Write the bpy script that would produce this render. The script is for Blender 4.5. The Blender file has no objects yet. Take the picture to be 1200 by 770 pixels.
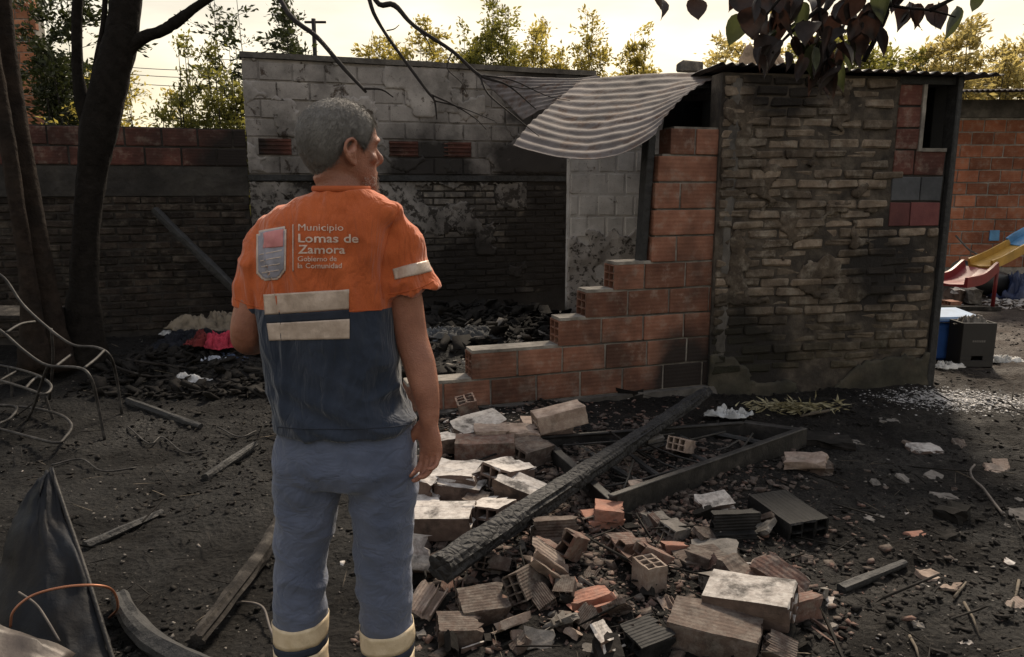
import bpy, bmesh, math, random
import numpy as np
from mathutils import Vector, Matrix, Euler
from mathutils.bvhtree import BVHTree

R = math.radians
scene = bpy.context.scene
COL = scene.collection

# ------------------------------------------------------------------ camera
F, CX, CY, PITCH = 900.0, 600.0, 385.0, R(10.5)
CAM = Vector((0, 0, 1.6))
cam_d = bpy.data.cameras.new('camera'); cam = bpy.data.objects.new('camera', cam_d); COL.objects.link(cam)
cam.location = CAM; cam.rotation_euler = (R(90) - PITCH, 0, 0)
cam_d.sensor_width = 36; cam_d.lens = 36 * F / 1200; cam_d.clip_start = 0.05; cam_d.clip_end = 600
scene.camera = cam

# ------------------------------------------------------------------ sky, sun, exposure
SUN_AZ, SUN_EL = R(18), R(42)          # azimuth to the right of the view direction
world = bpy.data.worlds.new('World'); scene.world = world; world.use_nodes = True
wn, wl = world.node_tree.nodes, world.node_tree.links
wn.clear()
w_out = wn.new('ShaderNodeOutputWorld'); w_bg = wn.new('ShaderNodeBackground')
w_sky = wn.new('ShaderNodeTexSky'); w_sky.sky_type = 'NISHITA'; w_sky.sun_disc = False
w_sky.sun_elevation = SUN_EL; w_sky.sun_rotation = SUN_AZ
w_sky.air_density = 1.4; w_sky.dust_density = 6.0; w_sky.ozone_density = 0.6
# a thin warm veil of evening cloud over the clear sky, evenly all round
w_tc = wn.new('ShaderNodeTexCoord'); w_sep = wn.new('ShaderNodeSeparateXYZ'); w_ramp = wn.new('ShaderNodeValToRGB')
wl.new(w_tc.outputs['Generated'], w_sep.inputs[0]); wl.new(w_sep.outputs['Z'], w_ramp.inputs['Fac'])
w_ramp.color_ramp.elements[0].position = 0.0; w_ramp.color_ramp.elements[0].color = (7.9, 6.95, 4.7, 1)
w_ramp.color_ramp.elements[1].position = 0.55; w_ramp.color_ramp.elements[1].color = (3.9, 3.95, 4.15, 1)
e_ = w_ramp.color_ramp.elements.new(0.17); e_.color = (6.6, 5.9, 4.6, 1)
e_ = w_ramp.color_ramp.elements.new(0.27); e_.color = (4.9, 4.4, 3.75, 1)
w_no = wn.new('ShaderNodeTexNoise'); w_no.inputs['Scale'].default_value = 2.2; w_no.inputs['Detail'].default_value = 5
w_map = wn.new('ShaderNodeMapping'); w_map.inputs['Scale'].default_value = (1, 1, 3.5)
wl.new(w_tc.outputs['Generated'], w_map.inputs[0]); wl.new(w_map.outputs[0], w_no.inputs['Vector'])
w_mr = wn.new('ShaderNodeMapRange'); w_mr.inputs['From Min'].default_value = 0.3; w_mr.inputs['From Max'].default_value = 0.7
w_mr.inputs['To Min'].default_value = 0.66; w_mr.inputs['To Max'].default_value = 0.9
wl.new(w_no.outputs['Fac'], w_mr.inputs['Value'])
w_mix = wn.new('ShaderNodeMix'); w_mix.data_type = 'RGBA'
wl.new(w_mr.outputs[0], w_mix.inputs[0]); wl.new(w_sky.outputs[0], w_mix.inputs[6]); wl.new(w_ramp.outputs[0], w_mix.inputs[7])
w_cl = wn.new('ShaderNodeMix'); w_cl.data_type = 'RGBA'; w_cl.blend_type = 'MULTIPLY'; w_cl.inputs[0].default_value = 1.0
w_no2 = wn.new('ShaderNodeTexNoise'); w_no2.inputs['Scale'].default_value = 4.0; w_no2.inputs['Detail'].default_value = 7; wl.new(w_map.outputs[0], w_no2.inputs['Vector'])
w_mr2 = wn.new('ShaderNodeMapRange'); w_mr2.inputs['From Min'].default_value = .32; w_mr2.inputs['From Max'].default_value = .68; w_mr2.inputs['To Min'].default_value = .80; w_mr2.inputs['To Max'].default_value = 1.14
wl.new(w_no2.outputs['Fac'], w_mr2.inputs['Value']); wl.new(w_mix.outputs[2], w_cl.inputs[6]); wl.new(w_mr2.outputs[0], w_cl.inputs[7])
wl.new(w_cl.outputs[2], w_bg.inputs['Color']); w_bg.inputs['Strength'].default_value = 0.115
wl.new(w_bg.outputs[0], w_out.inputs['Surface'])

sun_d = bpy.data.lights.new('sun', 'SUN'); sun = bpy.data.objects.new('sun', sun_d); COL.objects.link(sun)
sun_d.energy = 3.6; sun_d.angle = R(9); sun_d.color = (1.0, 0.86, 0.68)
SDIR = Vector((math.sin(SUN_AZ) * math.cos(SUN_EL), math.cos(SUN_AZ) * math.cos(SUN_EL), math.sin(SUN_EL)))
sun.rotation_euler = (-SDIR).to_track_quat('-Z', 'Y').to_euler(); sun.location = SDIR * 30

vs = scene.view_settings
vs.view_transform = 'Standard'; vs.look = 'None'; vs.gamma = 1; vs.use_curve_mapping = False
vs.exposure = 0.68
scene.cycles.max_bounces = 6; scene.cycles.use_denoising = True

# ------------------------------------------------------------------ helpers: positions
RIGHT = Vector((1, 0, 0)); FWD = Vector((0, math.cos(PITCH), -math.sin(PITCH))); UP = Vector((0, math.sin(PITCH), math.cos(PITCH)))
def ray(px, py): return RIGHT * ((px - CX) / F) + FWD + UP * (-(py - CY) / F)
def at(px, py, Y):
    d = ray(px, py); return CAM + d * (Y / d.y)
def gnd(px, py, z=0.0):
    d = ray(px, py); return CAM + d * ((z - CAM.z) / d.z)
def depth(p): return (Vector(p) - CAM).dot(FWD)

# ------------------------------------------------------------------ helpers: noise
def _h(ix, iy, iz, seed):
    n = (ix.astype(np.int64) * 374761393 + iy.astype(np.int64) * 668265263 + iz.astype(np.int64) * 2147483647 + seed * 144665) & 0xffffffff
    n = ((n ^ (n >> 13)) * 1274126177) & 0xffffffff
    return ((n ^ (n >> 16)) & 0xffff) / 65535.0
def vnoise(P, seed=0):
    P = np.asarray(P, float); i = np.floor(P); f = P - i; f = f * f * (3 - 2 * f); i = i.astype(np.int64)
    x, y, z = i[:, 0], i[:, 1], i[:, 2]; r = 0
    for a in (0, 1):
        for b in (0, 1):
            for c in (0, 1):
                r = r + (f[:, 0] if a else 1 - f[:, 0]) * (f[:, 1] if b else 1 - f[:, 1]) * (f[:, 2] if c else 1 - f[:, 2]) * _h(x + a, y + b, z + c, seed)
    return r * 2 - 1
def fbm(P, octv=4, seed=0):
    P = np.asarray(P, float); r = np.zeros(len(P)); a = 1.0
    for k in range(octv):
        r += a * vnoise(P * 2 ** k + k * 17.3, seed + k); a *= 0.5
    return r
def smooth(a, b, x):
    t = np.clip((np.asarray(x, float) - a) / (b - a), 0, 1); return t * t * (3 - 2 * t)

# ------------------------------------------------------------------ helpers: objects
def mesh_np(name, V, Fc, smooth_shade=False):
    me = bpy.data.meshes.new(name)
    me.from_pydata([tuple(v) for v in np.asarray(V, float)], [], [tuple(int(i) for i in f) for f in Fc])
    if smooth_shade: me.polygons.foreach_set('use_smooth', [True] * len(me.polygons))
    me.update(); return me
def quads_np(name, V, n, tmpl, smooth_shade=False):
    """V: (n, k, 3) vertices of n copies, tmpl: faces (all quads or all tris) of one copy."""
    k = V.shape[1]; T = np.asarray(tmpl); m = T.shape[1]
    idx = (T[None] + (np.arange(n) * k)[:, None, None]).reshape(-1)
    me = bpy.data.meshes.new(name)
    me.vertices.add(n * k); me.vertices.foreach_set('co', V.reshape(-1).astype(np.float32))
    me.loops.add(len(idx)); me.loops.foreach_set('vertex_index', idx.astype(np.int32))
    nf = len(idx) // m
    me.polygons.add(nf); me.polygons.foreach_set('loop_start', (np.arange(nf) * m).astype(np.int32))
    me.update(calc_edges=True); me.validate()
    if smooth_shade: me.polygons.foreach_set('use_smooth', [True] * nf)
    return me
def wm(o):
    m = o.matrix_basis.copy()
    return m if o.parent is None else wm(o.parent) @ o.matrix_parent_inverse @ m
def attach(o, parent):
    if parent is not None:
        o.parent = parent; o.matrix_parent_inverse = wm(parent).inverted()
    return o
def obj(name, me, mat=None, parent=None, loc=None, rot=None, scl=None):
    o = bpy.data.objects.new(name, me); COL.objects.link(o)
    if mat is not None and me is not None and len(me.materials) == 0: me.materials.append(mat)
    if loc is not None: o.location = loc
    if rot is not None: o.rotation_euler = rot
    if scl is not None: o.scale = scl
    o.matrix_basis = Matrix.LocRotScale(o.location, o.rotation_euler, o.scale)
    return attach(o, parent)
def tag(o, label, cat=None, group=None, kind=None):
    if label: o['label'] = label
    if cat: o['category'] = cat
    if group: o['group'] = group
    if kind: o['kind'] = kind
    return o
def thing(name, label, cat, loc=(0, 0, 0), group=None):
    o = bpy.data.objects.new(name, None); COL.objects.link(o); o.empty_display_size = 0.1
    o.location = loc; o.matrix_basis = Matrix.Translation(Vector(loc))
    return tag(o, label, cat, group)
def baked(me, mods, name):
    """apply modifiers to a mesh and give back the plain mesh"""
    o = bpy.data.objects.new('tmp', me); COL.objects.link(o)
    for typ, kw in mods:
        m = o.modifiers.new(typ, typ)
        for k, v in kw.items(): setattr(m, k, v)
    dg = bpy.context.evaluated_depsgraph_get(); dg.update()
    r = bpy.data.meshes.new_from_object(o.evaluated_get(dg)); r.name = name
    bpy.data.objects.remove(o); return r
def getv(me):
    a = np.empty(len(me.vertices) * 3); me.vertices.foreach_get('co', a); return a.reshape(-1, 3)
def setv(me, V):
    me.vertices.foreach_set('co', np.asarray(V).reshape(-1)); me.update()
def normals(me):
    a = np.empty(len(me.vertices) * 3); me.vertex_normals.foreach_get('vector', a); return a.reshape(-1, 3)
def shade(me): me.polygons.foreach_set('use_smooth', [True] * len(me.polygons)); me.update(); return me

def box_me(name, L, D, H, bev=0.004, noise=0.0, seed=0, y0=0.0):
    """brick block: x -L/2..L/2, y y0..y0+D, z -H/2..H/2, bevelled and slightly uneven"""
    bm = bmesh.new(); bmesh.ops.create_cube(bm, size=1)
    for v in bm.verts: v.co = Vector((v.co.x * L, y0 + (v.co.y + .5) * D, v.co.z * H))
    rnd = random.Random(seed)
    if noise:
        for v in bm.verts: v.co += Vector((rnd.uniform(-1, 1), rnd.uniform(-1, 1), rnd.uniform(-1, 1))) * noise
    if bev: bmesh.ops.bevel(bm, geom=bm.edges[:], offset=bev, segments=1, affect='EDGES')
    if noise:
        for v in bm.verts: v.co += Vector((rnd.uniform(-1, 1), rnd.uniform(-1, 1), rnd.uniform(-1, 1))) * noise * .4
    me = bpy.data.meshes.new(name); bm.to_mesh(me); bm.free(); return me

def tube_vf(pts, rad, n=10, flat=1.0, cap=True, jag=0.0, seed=0, upv=None):
    """swept tube through pts (list of Vectors); rad: number, list, or list of (ra, rb). -> verts, faces"""
    pts = [Vector(p) for p in pts]; m = len(pts)
    if not hasattr(rad, '__len__'): rad = [rad] * m
    rnd = random.Random(seed); V, Fc = [], []; up = Vector(upv) if upv is not None else None
    for i, p in enumerate(pts):
        t = (pts[min(i + 1, m - 1)] - pts[max(i - 1, 0)]).normalized()
        if up is None: up = Vector((0, 0, 1)) if abs(t.z) < .9 else Vector((0, 1, 0))
        a = t.cross(up).normalized(); b = a.cross(t).normalized()
        if upv is None: up = b
        r = rad[i]; ra, rb = r if hasattr(r, '__len__') else (r, r * flat)
        for k in range(n):
            w = 2 * math.pi * k / n; j = 1 + (rnd.uniform(-jag, jag) if jag else 0)
            V.append(p + (a * math.cos(w) * ra + b * math.sin(w) * rb) * j)
    for i in range(m - 1):
        for k in range(n):
            k2 = (k + 1) % n; Fc.append((i * n + k, i * n + k2, (i + 1) * n + k2, (i + 1) * n + k))
    if cap: Fc.append(tuple(range(n))[::-1]); Fc.append(tuple((m - 1) * n + k for k in range(n)))
    return V, Fc
def join_vf(parts):
    V, Fc = [], []
    for v, f in parts:
        o = len(V); V += list(v); Fc += [tuple(i + o for i in q) for q in f]
    return V, Fc
def tube_me(name, pts, rad, n=10, sm=True, **kw):
    v, f = tube_vf(pts, rad, n, **kw); return mesh_np(name, v, f, sm)
def curve_pts(P, k=6):
    """Catmull-Rom through P"""
    P = [Vector(p) for p in P]; P = [P[0] * 2 - P[1]] + P + [P[-1] * 2 - P[-2]]; out = []
    for i in range(1, len(P) - 2):
        for j in range(k):
            t = j / k; a, b, c, d = P[i - 1:i + 3]
            out.append(.5 * ((2 * b) + (c - a) * t + (2 * a - 5 * b + 4 * c - d) * t * t + (3 * b - a - 3 * c + d) * t ** 3))
    out.append(P[-2]); return out
def lerp_list(r, k):
    out = []
    for i in range(len(r) - 1):
        for j in range(k): out.append(r[i] + (r[i + 1] - r[i]) * j / k)
    return out + [r[-1]]

# ------------------------------------------------------------------ helpers: materials
class NT:
    def __init__(s, name):
        s.m = bpy.data.materials.new(name); s.m.use_nodes = True; t = s.m.node_tree; s.n, s.l = t.nodes, t.links; s.n.clear()
        s.out = s.n.new('ShaderNodeOutputMaterial'); s.b = s.n.new('ShaderNodeBsdfPrincipled'); s.l.new(s.b.outputs[0], s.out.inputs['Surface'])
        s.geo = s.n.new('ShaderNodeNewGeometry'); s.tc = s.n.new('ShaderNodeTexCoord'); s.oi = s.n.new('ShaderNodeObjectInfo')
        s.pos = s.geo.outputs['Position']; s.ob = s.tc.outputs['Object']; s.rnd = s.oi.outputs['Random']
    def put(s, inp, v):
        if hasattr(v, 'links') or hasattr(v, 'is_linked'): s.l.new(v, inp)
        elif isinstance(v, (tuple, list)) and len(v) == 3 and inp.type == 'RGBA': inp.default_value = (*v, 1)
        else: inp.default_value = v
    def map(s, vec, scale):
        n = s.n.new('ShaderNodeMapping'); s.put(n.inputs[0], vec); n.inputs['Scale'].default_value = scale; return n.outputs[0]
    def noise(s, scale, detail=5, vec=None, rough=.6, dist=0.0):
        n = s.n.new('ShaderNodeTexNoise'); s.put(n.inputs['Vector'], vec if vec is not None else s.pos)
        n.inputs['Scale'].default_value = scale; n.inputs['Detail'].default_value = detail; n.inputs['Roughness'].default_value = rough; n.inputs['Distortion'].default_value = dist
        return n.outputs['Fac']
    def voro(s, scale, vec=None, feat='F1', out='Distance'):
        n = s.n.new('ShaderNodeTexVoronoi'); n.feature = feat; s.put(n.inputs['Vector'], vec if vec is not None else s.pos); n.inputs['Scale'].default_value = scale
        return n.outputs[out]
    def wave(s, scale, vec, axis='X', dist=1.0, det=2):
        n = s.n.new('ShaderNodeTexWave'); n.bands_direction = axis; s.put(n.inputs['Vector'], vec); n.inputs['Scale'].default_value = scale
        n.inputs['Distortion'].default_value = dist; n.inputs['Detail'].default_value = det; return n.outputs['Fac']
    def ramp(s, fac, stops):
        n = s.n.new('ShaderNodeValToRGB'); s.put(n.inputs[0], fac); e = n.color_ramp.elements
        for i, (p, c) in enumerate(stops):
            x = e[i] if i < 2 else e.new(p)
            x.position = p; x.color = (c, c, c, 1) if not hasattr(c, '__len__') else (*c, 1)
        return n.outputs[0]
    def mix(s, fac, a, b, mode='MIX'):
        n = s.n.new('ShaderNodeMix'); n.data_type = 'RGBA'; n.blend_type = mode
        s.put(n.inputs[0], fac); s.put(n.inputs[6], a); s.put(n.inputs[7], b); return n.outputs[2]
    def math(s, op, a, b=0.0, clamp=False):
        n = s.n.new('ShaderNodeMath'); n.operation = op; n.use_clamp = clamp; s.put(n.inputs[0], a); s.put(n.inputs[1], b); return n.outputs[0]
    def rng(s, v, a, b, c=0.0, d=1.0):
        n = s.n.new('ShaderNodeMapRange'); s.put(n.inputs[0], v)
        for i, x in enumerate((a, b, c, d)): n.inputs[i + 1].default_value = x
        return n.outputs[0]
    def sep(s, v, k):
        n = s.n.new('ShaderNodeSeparateXYZ'); s.put(n.inputs[0], v); return n.outputs[k]
    def dist(s, c):
        n = s.n.new('ShaderNodeVectorMath'); n.operation = 'DISTANCE'; s.put(n.inputs[0], s.pos); n.inputs[1].default_value = c; return n.outputs['Value']
    def bump(s, hgt, strength=.5, dist=.01, nrm=None):
        n = s.n.new('ShaderNodeBump'); s.put(n.inputs['Height'], hgt); n.inputs['Strength'].default_value = strength; n.inputs['Distance'].default_value = dist
        if nrm is not None: s.l.new(nrm, n.inputs['Normal'])
        return n.outputs[0]
    def fin(s, col, rough=.85, nrm=None, metal=0.0, spec=.4):
        s.put(s.b.inputs['Base Color'], col); s.put(s.b.inputs['Roughness'], rough); s.put(s.b.inputs['Metallic'], metal)
        s.b.inputs['Specular IOR Level'].default_value = spec
        if nrm is not None: s.l.new(nrm, s.b.inputs['Normal'])
        return s.m

def soot_mix(t, col, amount=.5, scale=1.3, blobs=(), dark=(.014, .012, .011), lo=.42, hi=.62):
    """smoke stains: cloudy patches of their own shape, and blooms where the fire reached"""
    f = t.ramp(t.noise(scale, 6, rough=.65), [(lo, 0.0), (hi, amount)])
    wob = t.noise(3.1, 5)
    for c, r in blobs:
        d = t.math('SUBTRACT', t.dist(c), t.math('MULTIPLY', wob, r * .9))
        f = t.math('MAXIMUM', f, t.rng(d, r * .15, r * .75, .96, 0.0))
    return t.mix(f, col, dark)

def m_basic(name, c1, c2, scale=8, rough=.85, bump=.4, bdist=.006, bscale=None, vary=.25, soot=0.0, sscale=1.5, blobs=(), spec=.35, metal=0.0, grain=0.0, coords='pos', c3=None):
    t = NT(name); vec = t.pos if coords == 'pos' else t.ob
    n1 = t.noise(scale, 6, vec); st = [(.3, c1), (.7, c2)]
    if c3: st = [(.28, c1), (.72, c3), (.5, c2)]
    col = t.ramp(n1, st)
    if vary: col = t.mix(1.0, col, t.ramp(t.rnd, [(0, 1 - vary), (1, 1 + vary * .6)]), 'MULTIPLY')
    if grain: col = t.mix(grain, col, t.ramp(t.noise(90, 3, vec), [(.3, .25), (.7, 1.5)]), 'MULTIPLY')
    if soot or blobs: col = soot_mix(t, col, soot, sscale, blobs)
    nb = t.noise(bscale or scale * 5, 6, vec)
    return t.fin(col, rough, t.bump(nb, bump, bdist), metal, spec)

# ================================================================== GROUND
MOUNDS = [(-0.05, 4.35, .75, .6, .10), (0.25, 3.1, .8, .5, .05), (-0.35, 6.9, 1.1, .9, .32), (-2.5, 6.7, .9, .7, .14), (-0.2, 8.0, 1.2, .5, .30),
          (0.3, 5.0, .9, .25, .05), (1.9, 5.5, .9, .25, .05), (-3.6, 6.6, .8, .8, .10), (-1.55, 2.6, .25, .5, -.05)]
def gh_np(x, y):
    x = np.asarray(x, float); y = np.asarray(y, float); z0 = np.zeros_like(x)
    P = np.stack([x, y, z0], -1)
    h = .030 * fbm(P * .9, 3, 3) + .014 * fbm(P * 5.0, 3, 9)
    c = fbm(P * 16, 3, 21); h = h + .016 * (1 - np.abs(c)) - .009
    h = h + .005 * fbm(P * 42, 2, 33)
    for cx, cy, sx, sy, a in MOUNDS:
        h = h + a * np.exp(-((x - cx) / sx) ** 2 - ((y - cy) / sy) ** 2)
    edge = smooth(9, 16, np.hypot(x, y - 4))
    return h * (1 - edge)
def gh(x, y): return float(gh_np(np.array([x]), np.array([y]))[0])
def on_ground(px, py, dz=0.0):
    """the point of the uneven ground seen at a place in the photograph"""
    p = gnd(px, py)
    for _ in range(4): p = gnd(px, py, gh(p.x, p.y) + dz)
    return p

def ground_material():
    t = NT('burnt_soil')
    base = t.ramp(t.noise(2.4, 8, rough=.7), [(.3, (.003, .0026, .0023)), (.72, (.016, .0125, .0095)), (.52, (.006, .0048, .0039))])
    ash = t.ramp(t.noise(1.1, 7, rough=.72), [(.52, 0.0), (.72, .55)])
    col = t.mix(ash, base, (.026, .0225, .0195))
    speck = t.ramp(t.noise(55, 4, rough=.7), [(.57, 0.0), (.70, .7)])
    col = t.mix(speck, col, (.055, .046, .038))
    burnt = t.rng(t.math('ADD', t.dist((-2.3, 5.2, 0)), t.math('MULTIPLY', t.noise(1.5, 5), 1.6)), 2.6, 4.6, .72, 0.0)          # burnt soil, with the deep shade on the left painted into its colour
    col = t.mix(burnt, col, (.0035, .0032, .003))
    yard = t.rng(t.dist((6.5, 9.5, 0)), 1.5, 5.2, .85, 0.0)          # trodden, unburnt yard on the right
    col = t.mix(yard, col, t.ramp(t.noise(6, 6), [(.3, (.045, .034, .028)), (.7, (.115, .09, .074))]))
    hgt = t.math('ADD', t.noise(30, 8, rough=.75), t.math('MULTIPLY', t.voro(38), .5))
    wet = t.ramp(t.noise(1.7, 4), [(.4, .95), (.68, .55)])
    return t.fin(col, wet, t.bump(hgt, 1.0, .025), spec=.18)
xs = np.concatenate([-np.geomspace(300, 5.2, 16), np.arange(-5, 6.0, .03), np.geomspace(6.2, 300, 16)])
ys = np.concatenate([[-300, -60, -12, -3, 0, .6], np.arange(1.0, 9.6, .03), np.geomspace(9.9, 300, 18)])
gx, gy = np.meshgrid(xs, ys); nx, ny = len(xs), len(ys)
GV = np.stack([gx.ravel(), gy.ravel(), gh_np(gx.ravel(), gy.ravel())], -1)
ii, jj = np.meshgrid(np.arange(nx - 1), np.arange(ny - 1)); q = (jj * nx + ii).ravel()
gfaces = np.stack([q, q + 1, q + nx + 1, q + nx], -1)
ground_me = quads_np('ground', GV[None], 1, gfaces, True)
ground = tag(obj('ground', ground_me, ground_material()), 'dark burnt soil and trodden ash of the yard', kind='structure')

# ================================================================== WALL TOOLS
class Wall:
    def __init__(s, O, ang, root=None):
        s.O = Vector((O[0], O[1], 0)); s.a = R(ang); s.u = Vector((math.cos(s.a), math.sin(s.a), 0)); s.w = Vector((-math.sin(s.a), math.cos(s.a), 0)); s.root = root
    def pt(s, u, w, z): return s.O + s.u * u + s.w * w + Vector((0, 0, z))
    def px(s, px, py):
        d = ray(px, py); k = (s.O - CAM).dot(s.w) / d.dot(s.w); p = CAM + d * k
        return (p - s.O).dot(s.u), p.z
    def brick(s, name, me, mat, u, z, w=0.0, sx=1.0, sz=1.0, tilt=0.0):
        return obj(name, me, mat, s.root, s.pt(u, w, z), (0, tilt, s.a), (sx, 1, sz))
    def slab(s, name, mat, u0, u1, w0, w1, z0, z1, res=.06, amp=.006, seed=0, parent=None, frq=6.0):
        """rough block of mortar or render; its front is an uneven grid"""
        nu = max(2, int((u1 - u0) / res) + 1); nz = max(2, int((z1 - z0) / res) + 1)
        U, Z = np.meshgrid(np.linspace(u0, u1, nu), np.linspace(z0, z1, nz)); U = U.ravel(); Z = Z.ravel()
        Wd = w0 + amp * fbm(np.stack([U * frq, Z * frq, np.full_like(U, seed)], -1), 3, seed)
        k = len(U); U2 = np.concatenate([U, U]); Z2 = np.concatenate([Z, Z]); W2 = np.concatenate([Wd, np.full(k, w1)])
        o = np.array(s.O); V = o + np.outer(U2, s.u) + np.outer(W2, s.w) + np.outer(Z2, (0, 0, 1))
        Fc = []
        for b in range(nz - 1):
            for a in range(nu - 1): i = b * nu + a; Fc.append((i, i + 1, i + nu + 1, i + nu))
        for a in range(nu - 1):
            Fc.append((a + 1, a, k + a, k + a + 1)); i = (nz - 1) * nu + a; Fc.append((i, i + 1, k + i + 1, k + i))
        for b in range(nz - 1):
            i = b * nu; Fc.append((i, i + nu, k + i + nu, k + i)); i = b * nu + nu - 1; Fc.append((i + nu, i, k + i, k + i + nu))
        Fc.append((k, k + (nz - 1) * nu, k + nz * nu - 1, k + nu - 1))
        return obj(name, mesh_np(name, V, Fc), mat, parent or s.root)
    def skin(s, name, mat, u0, u1, z0, z1, keep, w=-.012, res=.025, amp=.006, thick=.012, seed=0):
        """flaking plaster or render: a sheet with a ragged outline, kept where keep(u, z) > 0"""
        nu = int((u1 - u0) / res) + 1; nz = int((z1 - z0) / res) + 1
        U, Z = np.meshgrid(np.linspace(u0, u1, nu), np.linspace(z0, z1, nz)); U = U.ravel(); Z = Z.ravel()
        rr = np.random.RandomState(seed); J = rr.uniform(-.3, .3, (len(U), 2)) * res; U = U + J[:, 0]; Z = Z + J[:, 1]
        Wd = w + amp * fbm(np.stack([U * 7, Z * 7, np.full_like(U, seed)], -1), 4, seed)
        K = keep(U, Z) > 0
        V = np.array(s.O) + np.outer(U, s.u) + np.outer(Wd, s.w) + np.outer(Z, (0, 0, 1)); Fc = []
        for b in range(nz - 1):
            for a in range(nu - 1):
                i = b * nu + a; f = (i, i + 1, i + nu + 1, i + nu); c = [K[j] for j in f]
                if sum(c) == 4: Fc.append(f)
                elif sum(c) == 3: Fc.append(tuple(j for j in f if K[j]))
        used = sorted({i for f in Fc for i in f}); mp = {j: i for i, j in enumerate(used)}
        me = mesh_np(name, V[used], [tuple(mp[i] for i in f) for f in Fc], True)
        me = baked(me, [('SOLIDIFY', dict(thickness=thick, offset=-1.0))], name)
        return obj(name, me, mat, s.root)

def courses(wl, mes, mat, u0, u1, z0, z1, L, H, J, rnd, keep=lambda u, z: True, jit=.004, name='brick', bond=.5, w=0.0, mats=None, limit=400):
    """lay bricks one by one in running bond, cutting the end ones"""
    n = 0; k = 0; z = z0
    while z + H <= z1 + 1e-4 and n < limit:
        u = u0 - (L + J) * (bond if k % 2 else 0) - rnd.uniform(0, .012)
        while u < u1:
            a, b = max(u, u0), min(u + L, u1)
            if b - a > .05 and keep((a + b) / 2, z + H / 2):
                me = rnd.choice(mes); m = mat if not mats else rnd.choice(mats)
                if m is not mat:
                    key = me.name + '_' + m.name
                    me2 = bpy.data.meshes.get(key)
                    if me2 is None: me2 = me.copy(); me2.name = key; me2.materials.clear()
                    me = me2
                wl.brick(name, me, m, (a + b) / 2, z + H / 2 + rnd.uniform(-.3, .3) * jit, w + rnd.uniform(-1, 1) * jit, (b - a) / L * rnd.uniform(.985, 1.0), rnd.uniform(.95, 1.0), rnd.uniform(-.3, .3) * jit / L)
                n += 1
            u += L + J
        z += H + J; k += 1
    return n

# ------------------------------------------------------------------ materials of walls
FIRE = [((-0.5, 9.3, .3), 1.1), ((.7, 9.5, .9), 1.15), ((-2.6, 8.4, .5), .9)]
def hollow_material(name, c1, c2, c3, soot=.35, blobs=(), ribs=True, sscale=2.0):
    t = NT(name)
    col = t.ramp(t.noise(5, 6), [(.3, c1), (.7, c3), (.5, c2)])
    col = t.mix(1.0, col, t.ramp(t.rnd, [(0, .6), (1, 1.2)]), 'MULTIPLY')
    col = t.mix(t.ramp(t.noise(10, 7, rough=.7), [(.52, 0), (.68, .6)]), col, (.25, .20, .165))     # lime smears
    col = soot_mix(t, col, soot, sscale, blobs)
    h = t.math('ADD', t.noise(60, 4), t.math('MULTIPLY', t.wave(11, t.ob, 'Z', .3, 1), 0.55 if ribs else 0))
    return t.fin(col, .88, t.bump(h, .45, .004), spec=.25)
m_terra = hollow_material('terracotta', (.145, .062, .040), (.205, .093, .060), (.27, .135, .092), .55, [((1.35, 5.8, .15), .42)])
m_terra_dark = hollow_material('terracotta_smoked', (.080, .030, .023), (.118, .045, .034), (.16, .066, .047), .6, [((-2.9, 8.4, 1.9), .5)])
m_terra_end = m_basic('terracotta_core', (.16, .06, .035), (.27, .11, .065), 20, .9, .5, .003)
m_mortar = m_basic('lime_mortar', (.17, .15, .13), (.33, .30, .26), 14, .95, .7, .006, vary=0, soot=.55, sscale=2.2)
m_mortar_dark = m_basic('smoked_mortar', (.016, .014, .0125), (.05, .043, .037), 9, .95, .8, .008, vary=0, soot=.5, sscale=1.6, blobs=FIRE)
m_concrete = m_basic('rough_concrete', (.060, .054, .048), (.15, .135, .12), 7, .95, .9, .012, bscale=24, vary=0, soot=.5, sscale=2.4)
def old_brick_material(name, tones, soot, blobs, lime=.55, moss=False, sscale=1.6):
    t = NT(name)
    col = t.ramp(t.noise(9, 6, rough=.7), [(.28, tones[0]), (.74, tones[2]), (.52, tones[1])])
    col = t.mix(1.0, col, t.ramp(t.rnd, [(0, .45), (1, 1.4)]), 'MULTIPLY')
    lm = t.ramp(t.noise(7.5, 7, rough=.7), [(.5, 0), (.68, lime)])
    col = t.mix(lm, col, (.30, .26, .21))
    pale = t.ramp(t.math('ADD', t.rnd, t.math('MULTIPLY', t.noise(3.0, 3), .3)), [(1.08, 0), (1.14, .9)])
    col = t.mix(pale, col, (.48, .42, .35))
    col = soot_mix(t, col, soot, sscale, blobs)
    if moss:
        g = t.math('MULTIPLY', t.rng(t.sep(t.pos, 2), .15, .85, 1.0, 0.0), t.ramp(t.noise(2.2, 5), [(.3, .3), (.65, 1.0)]))
        col = t.mix(t.math('MULTIPLY', g, .8), col, (.018, .018, .010))
    h = t.math('ADD', t.noise(34, 7, rough=.75), t.math('MULTIPLY', t.noise(9, 4), 1.3))
    return t.fin(col, .93, t.bump(h, .9, .012), spec=.2)
m_old = old_brick_material('old_brick', ((.080, .060, .045), (.170, .130, .096), (.32, .255, .195)), .42, [((2.95, 6.0, .95), .34), ((1.75, 5.8, .2), .6), ((2.0, 5.9, 2.35), .4)], .8, True)
m_old_burnt = old_brick_material('burnt_old_brick', ((.016, .012, .010), (.032, .024, .019), (.062, .047, .037)), .75, FIRE, .25)
m_old_mid = old_brick_material('flaked_old_brick', ((.06, .054, .05), (.12, .108, .098), (.20, .185, .168)), .45, FIRE, .7)
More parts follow.
